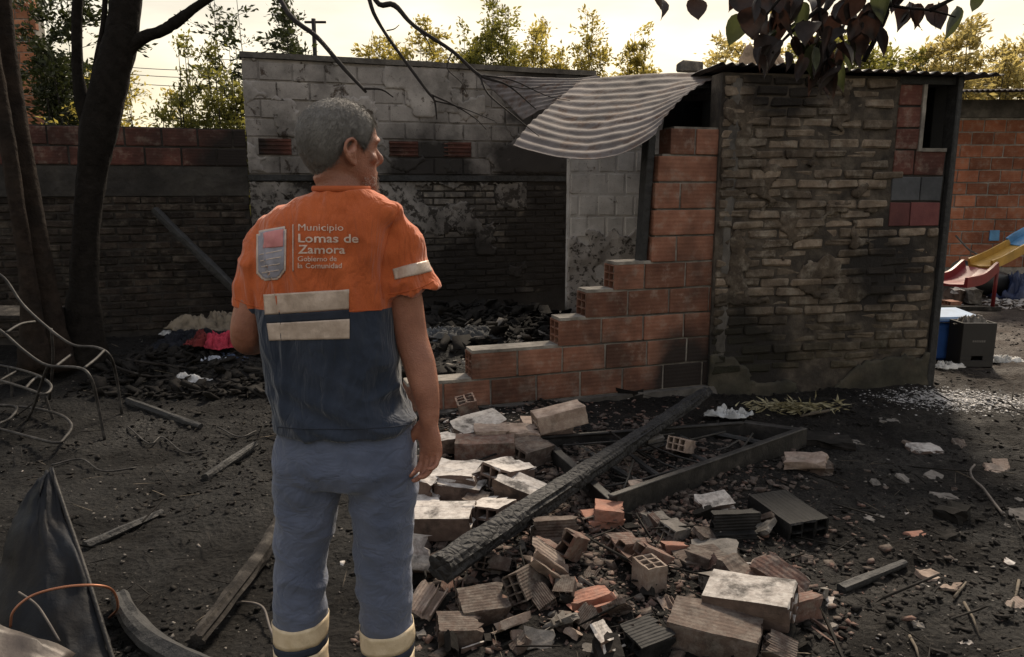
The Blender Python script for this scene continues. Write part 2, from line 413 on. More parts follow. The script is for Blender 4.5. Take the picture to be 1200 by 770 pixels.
def painted_material(name, c1, c2, peel, under, soot, blobs, sscale=1.4, pscale=6):
    t = NT(name)
    col = t.ramp(t.noise(4, 6), [(.3, c1), (.7, c2)])
    col = t.mix(1.0, col, t.ramp(t.rnd, [(0, .84), (1, 1.08)]), 'MULTIPLY')
    pl = t.ramp(t.noise(pscale, 8, rough=.72, dist=.4), [(peel, 0), (peel + .05, 1.0)])
    col = t.mix(pl, col, under)
    col = t.mix(t.ramp(t.noise(70, 3), [(.62, 0), (.7, .6)]), col, (.05, .045, .04))
    col = soot_mix(t, col, soot, sscale, blobs)
    h = t.math('SUBTRACT', t.noise(40, 6), t.math('MULTIPLY', pl, 1.0))
    return t.fin(col, .9, t.bump(h, .6, .006), spec=.25)
m_white_wall = painted_material('peeling_whitewash', (.23, .208, .195), (.35, .322, .30), .58, (.075, .058, .048), .6, [((-.9, 9.1, 1.6), .8), ((.9, 9.7, 2.6), 1.3), ((.5, 9.6, 1.6), 1.2)])
m_white_pier = painted_material('white_paint_on_brick', (.50, .46, .43), (.66, .62, .59), .60, (.22, .18, .15), .35, [((.5, 8.3, .1), .35)])
m_plaster_dirty = painted_material('flaking_plaster', (.15, .138, .128), (.26, .24, .225), .50, (.04, .035, .031), .75, FIRE, 2.6, 9)
m_plaster_pier = painted_material('crumbling_plaster', (.30, .265, .24), (.46, .42, .39), .545, (.075, .062, .052), .25, [((.5, 8.3, .1), .35)], 2.0, 17)
m_render_moss = m_basic('mossy_render', (.016, .015, .010), (.044, .040, .028), 5, .93, .8, .010, bscale=26, vary=0, soot=.6, sscale=2.6, c3=(.075, .062, .045))
m_char = m_basic('charred_timber', (.006, .006, .006), (.026, .025, .025), 22, .72, .9, .012, bscale=30, vary=.2, spec=.45)
m_void = m_basic('soot_and_shade_black', (.006, .006, .006), (.013, .012, .011), 4, .95, .3, .004, vary=0)
m_grey_block = m_basic('grey_painted_block', (.050, .052, .057), (.085, .087, .092), 9, .9, .5, .004, soot=.35)
m_red_block = m_basic('red_painted_block', (.095, .030, .030), (.145, .050, .046), 9, .9, .5, .004, soot=.4)

# ------------------------------------------------------------------ shared brick meshes
hol_me = [box_me('hollow_brick_face', .33, .17, .18, .004, .0022, i) for i in range(5)]
hol2_me = [box_me('hollow_brick_smoked', .33, .17, .18, .005, .003, 10 + i) for i in range(5)]
hol3_me = [box_me('whitewashed_block', .33, .17, .18, .005, .003, 20 + i) for i in range(5)]
old_me = [box_me('old_brick_face', .238, .1, .060, .010, .010, 30 + i) for i in range(14)]
old2_me = [box_me('burnt_brick_face', .24, .1, .062, .007, .005, 50 + i) for i in range(7)]
old3_me = [box_me('flaked_brick_face', .24, .1, .062, .007, .005, 70 + i) for i in range(7)]
pier_me = [box_me('pier_block_face', .178, .15, .205, .006, .003, 90 + i) for i in range(5)]
far_me = [box_me('far_block_face', .33, .1, .18, .004, .003, 100 + i) for i in range(5)]

def hollow_vf(L, W, H, nu, nv, wall=.009, drop=(), jag=(0, 0), seed=0):
    """clay block with holes running its whole length (x). drop: lattice cells broken away; jag: ragged ends"""
    rnd = random.Random(seed)
    def strips(T, n):
        hole = (T - wall * (n + 1)) / n; c = [-T / 2]
        for i in range(n): c += [c[-1] + wall, c[-1] + wall + hole]
        return c + [c[-1] + wall]
    us, vsx = strips(W, nu), strips(H, nv); A, B = len(us) - 1, len(vsx) - 1
    solid = {(i, j) for i in range(A) for j in range(B) if (i % 2 == 0 or j % 2 == 0) and (i, j) not in drop}
    V, idx = [], {}
    ends = [[[rnd.uniform(-1, 1) * jag[e] for _ in range(B + 1)] for _ in range(A + 1)] for e in (0, 1)]
    def vid(i, j, e):
        if (i, j, e) not in idx:
            idx[(i, j, e)] = len(V); V.append(((-L / 2 if e == 0 else L / 2) + ends[e][i][j] * (1 if e == 0 else -1), us[i], vsx[j]))
        return idx[(i, j, e)]
    Fc = []
    for i, j in solid:
        Fc.append((vid(i, j, 0), vid(i, j + 1, 0), vid(i + 1, j + 1, 0), vid(i + 1, j, 0)))
        Fc.append((vid(i, j, 1), vid(i + 1, j, 1), vid(i + 1, j + 1, 1), vid(i, j + 1, 1)))
        for di, dj, a, b in ((-1, 0, (i, j), (i, j + 1)), (1, 0, (i + 1, j + 1), (i + 1, j)), (0, -1, (i + 1, j), (i, j)), (0, 1, (i, j + 1), (i + 1, j + 1))):
            if (i + di, j + dj) not in solid:
                Fc.append((vid(*a, 0), vid(*a, 1), vid(*b, 1), vid(*b, 0)))
    return V, Fc

# ================================================================== STEPPED (BROKEN) HOLLOW-BRICK WALL
ST = Wall((-0.62, 5.10), 18.9, None)
ST.root = thing('broken_wall', 'broken red hollow-brick wall stepping down to the left in front of the burnt room', 'wall', ST.pt(1, .08, 0))
rnd = random.Random(4)
Z0, CH = .075, .195
u_end = ST.px(840, 400)[0]
starts = [ST.px(p, y)[0] for p, y in ((478, 460), (553, 430), (655, 390), (687, 358), (720, 326), (764, 292), (766, 262), (768, 235), (772, 205), (786, 170))]
end_v, end_f = hollow_vf(.33, .17, .18, 2, 3, .010, seed=2)
end_me = [mesh_np('hollow_brick_open_end', [(x, y + .085, z) for x, y, z in end_v], end_f)]
mort = []
for k, s0 in enumerate(starts):
    z = Z0 + k * CH; u = s0; first = True; off = (k % 2) * .17
    wds = []
    if k >= 5: wds = [u_end - s0 - .015] if k in (6, 8) else [.2, u_end - s0 - .215]
    while u < u_end - .05:
        Lb = wds.pop(0) if wds else min(.33, u_end - u)
        if k < 5 and first and k in (1, 2): Lb = .33
        elif k < 5 and first and k % 2 == 0: Lb = .24
        Lb = min(Lb, u_end - u)
        me = end_me[0] if first and k in (1, 2, 3, 4) else rnd.choice(hol_me)
        ST.brick('brick', me, m_terra, u + Lb / 2, z + .09, rnd.uniform(-.004, .004), Lb / .33, 1.0, rnd.uniform(-.004, .004))
        u += Lb + .015; first = False
    top = .022 if k < 5 else .015
    mort.append((s0 + (.03 if k else 0), u_end, z - .012, z + .18 + top))
# mortar: joints 9 mm behind the faces, and the pale bedding left on the broken steps
MV = []
for (a, b, z0, z1) in mort:
    p = [ST.pt(uu, ww, zz) for zz in (z0, z1) for uu, ww in ((a, .010), (b, .010), (b, .158), (a, .158))]
    MV.append((p, [(0, 1, 5, 4), (1, 2, 6, 5), (2, 3, 7, 6), (3, 0, 4, 7), (4, 5, 6, 7), (3, 2, 1, 0)]))
obj('mortar', mesh_np('mortar', *join_vf(MV)), m_mortar, ST.root)
for k in range(5):
    s0 = starts[k]; s1 = starts[k + 1] - .004; z = Z0 + k * CH + .18
    if s1 - s0 > .05: ST.slab('mortar_bed', m_mortar, s0 + .006, s1, .003, .168, z + .002, z + .024, .03, .006, k, frq=14)
ST.slab('foundation', m_concrete, starts[0] - .05, u_end + .05, -.05, .22, -.12, Z0 - .006, .05, .02, 5)

# rough concrete column between the two walls, and the charred door post
c0 = ST.pt(u_end, .05, 0)
colm = thing('concrete_column', 'rough grey concrete column between the hollow-brick and the old brick wall', 'column', c0)
pts = [c0 + Vector((.055, -.01, -.05)) + Vector((.012, .0, 1.0)) * (t * 2.42) * 1.0 for t in np.linspace(0, 1, 22)]
pts = [Vector((p.x - .03, p.y, p.z)) for p in pts]
v, f = tube_vf(pts, [(.075, .085)] * 22, 10, jag=.14, seed=3, upv=(0, 1, 0)); obj('shaft', mesh_np('shaft', v, f), m_concrete, colm)
jl = thing('charred_door_post', 'charred black timber post at the broken edge of the red brick wall', 'post', ST.pt(starts[5] - .05, .08, 1.06))
jb = box_me('post', .06, .09, .92, .006, .006, 4)
obj('timber', jb, m_char, jl, ST.pt(starts[5] - .03, .03, 1.50), (0, R(2.5), ST.a))

# ================================================================== OLD SOLID-BRICK WALL OF THE SHACK
OW = Wall((1.53, 5.80), 9.6)
u_r = OW.px(1100, 300)[0]; OW_TOP = 2.40
OW.root = thing('old_brick_wall', 'weathered old brick wall of the shack, mossy and blackened at its foot', 'wall', OW.pt(.9, .1, 0))
rnd = random.Random(8)
uP = OW.px(1047, 190)[0]; zP = OW.px(1085, 266)[1]
courses(OW, old_me, m_old, .02, u_r - .03, .17, OW_TOP, .238, .060, .0145, rnd, lambda u, z: not (u > uP - .03 and z > zP - .02) and rnd.random() > .03, .013, limit=300)
m_mud = m_basic('mud_mortar', (.018, .0145, .012), (.065, .052, .040), 8, .95, .9, .012, bscale=30, vary=0, soot=.6, sscale=1.7, blobs=[((2.95, 6.0, .95), .5), ((1.75, 5.8, .2), .6)], c3=(.14, .115, .09))
OW.slab('mortar', m_mud, .0, uP + .02, .011, .20, -.1, OW_TOP + .012, .05, .007, 3)
OW.slab('mortar', m_mud, uP + .0205, u_r - .01, .0115, .20, -.1, zP - .015, .05, .007, 4)
def keep_low(u, z): return (.20 + .16 * fbm(np.stack([u * 2.1, z * 2.1, u * 0], -1), 4, 12) - z) + .12 * (u < .35)
OW.skin('render', m_render_moss, .0, u_r, -.08, .95, keep_low, -.016, .025, .012, .03, 6)
def keep_smear(u, z):
    n = fbm(np.stack([u * 5.2, z * 7.0, u * 0 + 4], -1), 4, 31); return np.where((u < uP - .1) & (z > .7) & (z < 2.38), n - .30, -1)
OW.skin('mortar_smear', m_old, .02, uP - .05, .7, 2.38, keep_smear, -.006, .02, .006, .02, 9)
# patched corner: hollow blocks round a small window hole
wu0 = OW.px(1084, 140)[0]; wz0 = OW.px(1105, 176)[1]; wz1 = 2.36
uR = u_r - .03; zc = zP; row = 0; rnd = random.Random(2)
rows = [('red', m_red_block), ('grey', m_grey_block), ('terra', m_terra_dark), ('terra', m_terra_dark), ('terra', m_terra_dark), ('terra', m_terra_dark)]
ch = (wz0 - zP) / 3
for k, (nm, mt) in enumerate(rows):
    z0 = zP + k * ch if k < 3 else wz0 + (k - 3) * (wz1 - wz0) / 3; hh = ch if k < 3 else (wz1 - wz0) / 3
    spans = [(uP + .01, (uP + uR) / 2 - .01 + (.04 if k % 2 else -.03)), ((uP + uR) / 2 + (.04 if k % 2 else -.03), uR)] if k < 3 else [(uP + .01, wu0 - .035)]
    for a, b in spans:
        me = rnd.choice(hol2_me)
        key = me.name + nm; m2 = bpy.data.meshes.get(key)
        if m2 is None: m2 = me.copy(); m2.name = key; m2.materials.clear(); m2.materials.append(mt)
        OW.brick('brick', m2, mt, (a + b) / 2, z0 + hh / 2, .004, (b - a) / .33, (hh - .014) / .18)
OW.slab('mortar', m_mortar_dark, uP + .021, u_r - .012, .016, .19, zP - .019, wz0 - .01, .05, .003, 7)
OW.slab('mortar', m_mortar_dark, uP + .021, wu0 - .03, .016, .19, wz0 - .009, OW_TOP, .05, .003, 8)
OW.slab('window_jamb', m_mortar, wu0 - .036, wu0 - .006, -.006, .18, wz0 - .01, wz1, .03, .004, 9)
OW.slab('window_sill', m_mortar, wu0 - .006, u_r - .03, -.008, .18, wz0 - .012, wz0 + .014, .03, .004, 10)
OW.slab('lintel', m_char, uP, u_r + .03, .002, .18, wz1 + .002, OW_TOP + .02, .05, .006, 11)
pst = thing('charred_corner_post', 'black charred corner post at the right end of the old brick wall', 'post', OW.pt(u_r, .05, 0))
obj('timber', box_me('post', .055, .12, 2.5, .006, .008, 9), m_char, pst, OW.pt(u_r + .024, -.02, 1.19), (0, 0, OW.a))

# rest of the shack: side, back and inner walls, all blackened inside
sh = thing('shack_rear_walls', 'sooted inner walls of the shack behind the old brick front', 'wall', (2.6, 8.4, 0))
def block(name, x0, x1, y0, y1, z0, z1, mat, root, ang=0, bev=.004):
    me = box_me(name, x1 - x0, y1 - y0, z1 - z0, bev, .003, int(x0 * 10) % 50)
    return obj(name, me, mat, root, ((x0 + x1) / 2, y0, (z0 + z1) / 2), (0, 0, ang))
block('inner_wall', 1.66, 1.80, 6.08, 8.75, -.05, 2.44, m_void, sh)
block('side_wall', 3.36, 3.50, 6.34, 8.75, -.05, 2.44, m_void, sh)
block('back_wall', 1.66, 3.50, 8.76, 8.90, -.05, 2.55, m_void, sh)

# ================================================================== WHITE PARTITION INSIDE THE BURNT ROOM
PW = Wall((.60, 8.15), 8)
PW.root = thing('white_partition', 'white-painted block partition with crumbling plaster inside the burnt room', 'wall', PW.pt(.5, .1, 0))
rnd = random.Random(12)
courses(PW, pier_me, m_white_pier, .015, 1.02, 1.07, 2.42, .178, .205, .022, rnd, jit=.005, bond=.5)
PW.slab('mortar', m_white_pier, .0, 1.04, .006, .15, -.05, 2.44, .06, .006, 2)
PW.skin('plaster', m_plaster_pier, -.01, 1.0, .0, 1.32, lambda u, z: 1.10 + .14 * fbm(np.stack([u * 6, z * 6, u * 0], -1), 4, 3) - z, -.012, .02, .02, .03, 4)

# ================================================================== BOUNDARY WALL AND TALL HOUSE WALL BEHIND
BW = Wall((-2.83, 8.42), 20)
low_z = 2.20
BW.root = thing('boundary_wall', 'dark boundary wall behind the trees, red hollow bricks on top of sooty old brick', 'wall', BW.pt(-1.7, .1, 0))
rnd = random.Random(21)
courses(BW, hol2_me, m_terra_dark, -3.75, -.01, low_z - .39, low_z, .33, .18, .015, rnd, jit=.004)
m_band = m_basic('sooted_concrete', (.022, .020, .018), (.06, .054, .048), 6, .95, .9, .012, bscale=24, vary=0, soot=.7, sscale=1.8, blobs=FIRE)
BW.slab('concrete_band', m_band, -3.75, -.005, -.006, .17, 1.50, low_z - .398, .07, .01, 3)
courses(BW, old2_me, m_old_burnt, -3.75, -.02, .10, 1.49, .24, .062, .016, rnd, jit=.008, limit=300)
BW.slab('mortar', m_mortar_dark, -3.75, -.01, .014, .17, -.05, 1.495, .06, .006, 4)
BW.slab('mortar', m_mortar_dark, -3.75, -.012, .012, .16, low_z - .395, low_z - .004, .06, .003, 5)

TW = Wall((-2.83, 8.42), 20)
TW.root = thing('house_wall', 'tall whitewashed block wall with peeling paint and three broken bricks behind the man', 'wall', TW.pt(1.8, .1, 0))
rnd = random.Random(23); TZ = 1.735
holes = [TW.px(322, 163), TW.px(473, 170), TW.px(536, 173)]
def not_hole(u, z): return not any(abs(u - a) < .22 and abs(z - (TZ + .195 * 1 + .09)) < .05 for a, b in holes)
courses(TW, hol3_me, m_white_wall, .0, 4.1, TZ, 2.93, .33, .18, .015, rnd, not_hole, .004)
TW.slab('mortar', m_white_wall, .005, 4.1, .013, .17, TZ - .01, 2.925, .06, .004, 6)
TW.slab('coping', m_concrete, -.02, 4.1, -.02, .19, 2.928, 2.985, .05, .01, 8)
for a, b in holes:                                  # bricks whose faces have burst: open red cells with ribs
    zc = TZ + .195 + .09
    TW.slab('brick_core', m_terra_dark, a - .17, a + .17, .004, .16, zc - .085, zc + .085, .04, .004, 4)
    for q_ in range(4):
        TW.brick('rib', bpy.data.meshes.get('rib') or box_me('rib', .33, .02, .016, .002, .002, 3), m_terra_dark, a, zc - .066 + q_ * .044, -.012)
    for e in (-1, 1): TW.brick('brick', hol3_me[1], m_white_wall, a + e * .196, zc, 0, .05 / .33)
TW.skin('whitewash', m_white_wall, .0, 4.0, TZ + .02, 2.92, lambda u, z: np.where(np.min([np.maximum(np.abs(u - a) - .19, np.abs(z - TZ - .285) - .10) for a, b in holes], axis=0) > 0, fbm(np.stack([u * 2.4, z * 3.2, u * 0], -1), 5, 61) - .18, -1), -.005, .03, .004, .008, 14)
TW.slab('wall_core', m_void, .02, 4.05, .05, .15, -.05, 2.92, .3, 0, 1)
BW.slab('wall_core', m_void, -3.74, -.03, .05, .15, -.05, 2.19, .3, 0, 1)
TW.slab('ledge', m_char, -.01, 3.95, -.035, .16, TZ - .075, TZ - .012, .04, .016, 9)
courses(TW, old3_me, m_old_mid, .0, 3.95, .30, TZ - .08, .24, .062, .016, rnd, jit=.008, limit=300)
TW.slab('mortar', m_mortar_dark, .005, 3.95, .014, .17, -.05, TZ - .077, .06, .006, 10)
TW.skin('plaster', m_plaster_dirty, .0, 3.2, .4, TZ - .09, lambda u, z: fbm(np.stack([u * 2.6, z * 3.4, u * 0], -1), 5, 44) + .9 * (z - .95) - .25 * (u - 1.6) + .06, -.010, .022, .006, .014, 4)


# ================================================================== FAR BRICK HOUSES
FW = Wall((6.95, 12.5), 0)
FW.root = thing('far_brick_house', 'far orange brick house wall across the yard at the right edge', 'house', FW.pt(1.4, .1, 0))
rnd = random.Random(31)
m_far = hollow_material('far_terracotta', (.21, .070, .036), (.29, .105, .055), (.36, .155, .09), .25, (), True, 1.4)
courses(FW, far_me, m_far, 0, 3.0, .3, 2.66, .33, .18, .015, rnd, jit=.004)
FW.slab('mortar', m_mortar, .01, 3.0, .010, .12, -.02, 2.66, .1, .004, 3)
FW.slab('ring_beam', m_concrete, -.03, 3.05, -.02, .14, 2.662, 2.93, .1, .008, 3)

HB = Wall((-11.7, 15.0), 0)
HB.root = thing('brick_gable', 'orange brick gable of a neighbouring house seen past the left tree', 'house', HB.pt(1.2, .1, 0))
u1 = HB.px(49, 100)[0]; rnd = random.Random(33)
m_far2 = hollow_material('gable_terracotta', (.27, .10, .05), (.36, .145, .075), (.43, .20, .11), .12, (), True, 1.4)
far2_me = [box_me('gable_block_face', .33, .1, .18, .004, .003, 120 + i) for i in range(5)]
courses(HB, far2_me, m_far2, u1 - 1.9, u1, 2.5, 6.3, .33, .18, .015, rnd, jit=.004)
HB.slab('mortar', m_mortar, u1 - 1.9, u1 - .01, .010, .3, -.02, 6.3, .15, .004, 3)

# ================================================================== CORRUGATED ROOFS
def metal_material(name, c1, c2, rust, rough=.5):
    t = NT(name)
    col = t.ramp(t.noise(3.2, 7, rough=.7), [(.3, c1), (.7, c2)])
    rs = t.ramp(t.noise(5.5, 8, rough=.75, dist=.3), [(rust, 0), (rust + .14, .9)])
    col = t.mix(rs, col, t.ramp(t.noise(22, 5), [(.3, (.035, .020, .014)), (.7, (.11, .060, .038))]))
    col = t.mix(t.ramp(t.noise(1.9, 6), [(.5, 0), (.7, .7)]), col, (.03, .027, .026))
    return t.fin(col, rough, t.bump(t.math('ADD', t.noise(60, 4), t.math('MULTIPLY', t.noise(7, 3), 3.0)), .5, .004), .12, .2)
m_zinc = metal_material('scorched_zinc', (.085, .074, .071), (.15, .13, .124), .50, .85)
m_zinc_dark = metal_material('smoked_zinc', (.07, .066, .064), (.13, .12, .115), .5, .55)
def patch(C, u, v):
    """biquadratic surface through a 3x3 grid of points C[row v][col u]"""
    def b(t): return np.stack([2 * (t - .5) * (t - 1), 4 * t * (1 - t), 2 * t * (t - .5)], 0)
    C = np.array([[tuple(p) for p in r] for r in C]); bu, bv = b(u), b(v)
    return np.einsum('ik,jk,ijc->kc', bv, bu, C)
def sheet(name, C, ridges, amp, mat, nu=40, wob=.008, seed=0, thick=.0025):
    nv = ridges * 8 + 1; U, Vv = np.meshgrid(np.linspace(0, 1, nu), np.linspace(0, 1, nv)); U = U.ravel(); Vv = Vv.ravel()
    P = patch(C, U, Vv); e = 1e-3
    du = patch(C, U + e, Vv) - P; dv = patch(C, U, Vv + e) - P; n = np.cross(du, dv); n /= np.linalg.norm(n, axis=1)[:, None]
    n *= np.sign(n[:, 2:3]); d = amp * np.sin(2 * np.pi * ridges * Vv) + wob * fbm(np.stack([U * 5, Vv * 4, U * 0 + seed], -1), 3, seed)
    P = P + n * d[:, None]
    Fc = [(j * nu + i, j * nu + i + 1, (j + 1) * nu + i + 1, (j + 1) * nu + i) for j in range(nv - 1) for i in range(nu - 1)]
    me = mesh_np(name, P, Fc, True)
    return baked(me, [('SOLIDIFY', dict(thickness=thick, offset=0.0))], name)
C1 = [[at(684, 94, 7.1), at(770, 87, 6.75), at(872, 84, 6.35)],
      [at(640, 128, 6.5), at(722, 134, 6.1), at(812, 106, 5.95)],
      [at(601, 169, 5.95), at(695, 187, 5.5), at(768, 158, 5.45)]]
rs = thing('collapsed_roof_sheet', 'sagging grey corrugated roof sheet collapsed over the burnt room', 'roof sheet', at(700, 188, 5.5))
obj('sheet', sheet('sheet', C1, 12, .0058, m_zinc, 60, .010, 3), m_zinc, rs)
C2 = [[at(556, 87, 9.2), at(622, 91, 8.4), at(705, 90, 7.5)],
      [at(585, 113, 8.6), at(632, 108, 8.0), at(685, 104, 7.3)],
      [at(613, 141, 7.9), at(638, 128, 7.6), at(668, 118, 7.2)]]
rs2 = thing('buckled_roof_sheet', 'smaller buckled corrugated sheet wedged behind the sagging one', 'roof sheet', at(613, 141, 7.8))
obj('sheet', sheet('sheet', C2, 9, .005, m_zinc, 30, .010, 5), m_zinc, rs2)
# shack roof
rf = thing('shack_roof', 'rusty corrugated roof of the shack with a dark ragged front edge', 'roof', (2.5, 6.2, 2.42))
zt = 2.455
Cx = [[Vector((1.42, 8.9, zt + .10)), Vector((2.5, 8.9, zt + .11)), Vector((3.75, 8.9, zt + .06))],
      [Vector((1.44, 7.3, zt + .05)), Vector((2.5, 7.4, zt + .06)), Vector((3.74, 7.5, zt + .03))],
      [Vector((1.48, 5.72, zt)), Vector((2.5, 5.84, zt - .012)), Vector((3.72, 6.05, zt - .035))]]
Cx = [[Cx[2 - j][i] for j in range(3)] for i in range(3)]       # ridges run front to back
obj('sheet', sheet('sheet', Cx, 26, .011, m_zinc_dark, 24, .012, 7), m_zinc_dark, rf)
for x in (1.9, 2.9): obj('rafter', box_me('rafter', .06, 2.5, .08, .005, .004, 2), m_char, rf, (x, 6.1, zt - .055 + .02))
# charred beams that carry the sagging sheet
for k, (a, b, w) in enumerate(((at(862, 98, 6.0), at(655, 108, 8.2), .05), (at(868, 92, 6.3), at(700, 98, 8.4), .045))):
    bm_ = thing('charred_rafter', ['charred rafter under the right edge of the sagging roof sheet', 'charred rafter deeper under the sagging roof sheet'][k], 'rafter', b)
    obj('timber', tube_me('timber', [a + (b - a) * t - Vector((0, 0, .07)) for t in np.linspace(0, 1, 12)], [(w, w)] * 12, 6, False, jag=.12, seed=k), m_char, bm_)
# added black boards that paint in the shade under the roof (dark triangle above the red bricks)
gb = thing('blackened_boards', 'added black boards filling the shaded gap under the shack roof above the red bricks', 'boards', at(810, 150, 6.05))
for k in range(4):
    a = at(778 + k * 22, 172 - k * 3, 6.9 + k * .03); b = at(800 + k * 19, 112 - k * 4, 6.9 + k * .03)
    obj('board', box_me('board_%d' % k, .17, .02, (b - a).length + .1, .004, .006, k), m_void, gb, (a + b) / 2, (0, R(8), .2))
# far roofs on the right
fr = thing('lean_to_roof', 'small pale corrugated lean-to roof above the far brick house', 'roof', (8.2, 12.3, 2.95))
Cf = [[Vector((6.6, 12.9, 3.12)), Vector((8.2, 12.9, 3.13)), Vector((10.4, 12.9, 3.14))], [Vector((6.6, 12.4, 3.05)), Vector((8.2, 12.4, 3.06)), Vector((10.4, 12.4, 3.08))], [Vector((6.5, 11.7, 2.97)), Vector((8.2, 11.7, 2.99)), Vector((10.4, 11.7, 3.02))]]
Cf = [[Cf[2 - j][i] for j in range(3)] for i in range(3)]
obj('sheet', sheet('sheet', Cf, 40, .014, m_zinc, 14, .01, 9), m_zinc, fr)
# things lying on the roof
rb = tag(obj('loose_brick', box_me('loose_brick', .2, .1, .09, .012, .01, 5), m_old_mid, None, at(812, 78, 6.75), (0, 0, .3)), 'single loose brick lying on top of the sagging roof sheet', 'brick')

# ================================================================== TREES AND PLANTS
def leaf_material(name, c1, c2, trans=.5, tcol=None, rough=.55):
    t = NT(name)
    col = t.ramp(t.noise(3.5, 4), [(.3, c1), (.7, c2)])
    col = t.mix(1.0, col, t.ramp(t.noise(40, 1), [(.3, .6), (.7, 1.35)]), 'MULTIPLY')
    m = t.fin(col, rough, None, spec=.3)
    tr = t.n.new('ShaderNodeBsdfTranslucent'); t.put(tr.inputs[0], tcol or col)
    mx = t.n.new('ShaderNodeMixShader'); mx.inputs[0].default_value = trans
    t.l.new(t.b.outputs[0], mx.inputs[1]); t.l.new(tr.outputs[0], mx.inputs[2]); t.l.new(mx.outputs[0], t.out.inputs['Surface'])
    return m
m_leaf_far = leaf_material('backlit_leaves', (.075, .072, .018), (.15, .13, .036), .6, (.42, .34, .075))
m_leaf_mid = leaf_material('green_leaves', (.045, .058, .016), (.095, .10, .030), .55, (.26, .24, .05))
m_leaf_dark = leaf_material('dark_leaves', (.020, .026, .010), (.045, .052, .020), .3, (.05, .06, .016))
m_leaf_pale = leaf_material('pale_leaves', (.13, .115, .042), (.22, .19, .075), .6, (.50, .40, .14))
m_leaf_dry = leaf_material('wilted_leaves', (.014, .010, .009), (.030, .021, .018), .2, (.045, .022, .016))
m_leaf_green = leaf_material('broad_green_leaf', (.030, .034, .018), (.055, .060, .030), .3, (.07, .08, .03))
m_bark = m_basic('dark_bark', (.008, .007, .006), (.020, .017, .015), 14, .95, 1.0, .02, bscale=20, vary=0, soot=.5, sscale=3, spec=.08)
m_bark2 = m_basic('brown_bark', (.014, .010, .008), (.038, .028, .022), 9, .95, 1.0, .02, bscale=18, vary=0, soot=.6, sscale=4, spec=.08)
m_twig = m_basic('dry_twig', (.010, .008, .008), (.022, .018, .016), 20, .9, .4, .004, vary=0)

def leaves_me(name, C, D, S, rs, wid=.42):
    """C centres, D pointing directions, S lengths: each leaf two folded faces"""
    n = len(C); D = D / np.linalg.norm(D, axis=1)[:, None]
    r = rs.normal(size=(n, 3)); a = np.cross(D, r); a /= np.linalg.norm(a, axis=1)[:, None]; b = np.cross(D, a)
    S = S[:, None]
    V = np.stack([C, C + D * S * .45 + a * S * wid * .5 + b * S * .08, C + D * S, C + D * S * .45 - a * S * wid * .5 + b * S * .08], 1)
    return quads_np(name, V, n, [(0, 1, 2), (0, 2, 3)])
def shrub(name, label, px, wpx, top, Y, shoots, lsize, per, mat, seed, cat='shrub', group=None, spread=.25, base_z=1.2, ragged=.5, low=None):
    rs = np.random.RandomState(seed); c = at(px, 200, Y); sc = Y / F
    root = thing(name, label, cat, (c.x, Y, 0), group)
    zt = at(px, top, Y).z; stems = []; C, D, S = [], [], []
    half = wpx * sc / 2
    for k in range(shoots):
        x = c.x + rs.uniform(-1, 1) * half; y = Y + rs.uniform(-.6, .6)
        e = 1 - ((x - c.x) / half) ** 2 * .45
        zk = base_z + (zt - base_z) * e * (1 - ragged * rs.beta(1.2, 1.6))
        if k == 0: x = c.x; zk = zt
        b = Vector((c.x + (x - c.x) * .5, Y, 0)); lean = rs.normal(size=2) * spread * .3
        P = [b, Vector((x, y, base_z)), Vector((x + lean[0] * .5, y + lean[1] * .5, (base_z + zk) / 2)), Vector((x + lean[0], y + lean[1], zk))]
        cp = curve_pts(P, 4); stems.append(tube_vf(cp, list(np.linspace(.022, .003, len(cp))), 4, cap=False))
        m = int(per * 1.9 * max(.35, (zk - base_z))); nc = max(3, int((zk - base_z) * 5))
        ct = rs.uniform(0 if low is None else low, 1, nc); ct[0] = .97
        for q in range(nc):                                  # side twigs, each with its own tuft of leaves
            t = ct[q]; p = np.array(P[1] + (P[3] - P[1]) * t); w = spread * (1.0 - .75 * t) + .02
            o = rs.normal(size=3) * (w, w, .04); e1 = p + o + (0, 0, .10 * rs.uniform(0, 1))
            stems.append(tube_vf([Vector(p), Vector(e1)], [.006, .002], 3, cap=False))
            mm = max(2, int(m / nc * rs.uniform(.4, 1.7))); tt = rs.uniform(.1, 1.1, (mm, 1)); cc = p + (e1 - p) * tt + rs.normal(size=(mm, 3)) * (.055, .055, .045)
            C += list(cc); D += list(o * .6 + rs.normal(size=(mm, 3)) * .10 + np.array((0, 0, .05))); S += list(lsize * .78 * rs.uniform(.45, 1.3, mm))
    obj('trunk', mesh_np('trunk', *join_vf(stems)), m_twig, root)
    obj('crown', leaves_me('crown', np.array(C), np.array(D), np.array(S), rs), mat, root)
    return root
# behind the boundary wall, left
shrub('shrub', 'dark leafy shrub filling the gap between the brick gable and the left tree', 88, 66, -40, 11.5, 22, .13, 120, m_leaf_dark, 1, spread=.5)
shrub('shrub', 'low bright green bush over the wall right of the left tree trunk', 165, 100, 80, 11.0, 26, .09, 120, m_leaf_far, 2, spread=.4, ragged=.6)
shrub('shrub', 'tall thin leafy sprig rising above the red wall bricks', 224, 60, 40, 10.6, 14, .09, 110, m_leaf_mid, 3, spread=.22, ragged=.75)
shrub('shrub', 'bushy plant just left of the tall whitewashed wall', 258, 90, 60, 10.8, 30, .095, 110, m_leaf_mid, 4, spread=.35, ragged=.6)
shrub('small_tree', 'dark sparse tree behind the left corner of the whitewashed wall', 290, 90, -30, 11.5, 7, .12, 60, m_leaf_dark, 5, 'tree', spread=.5, ragged=.35)
shrub('small_tree', 'dark leaf tuft above the top left of the whitewashed wall', 345, 46, -14, 12.5, 8, .12, 70, m_leaf_dark, 6, 'tree', spread=.34, ragged=.3, low=.4)
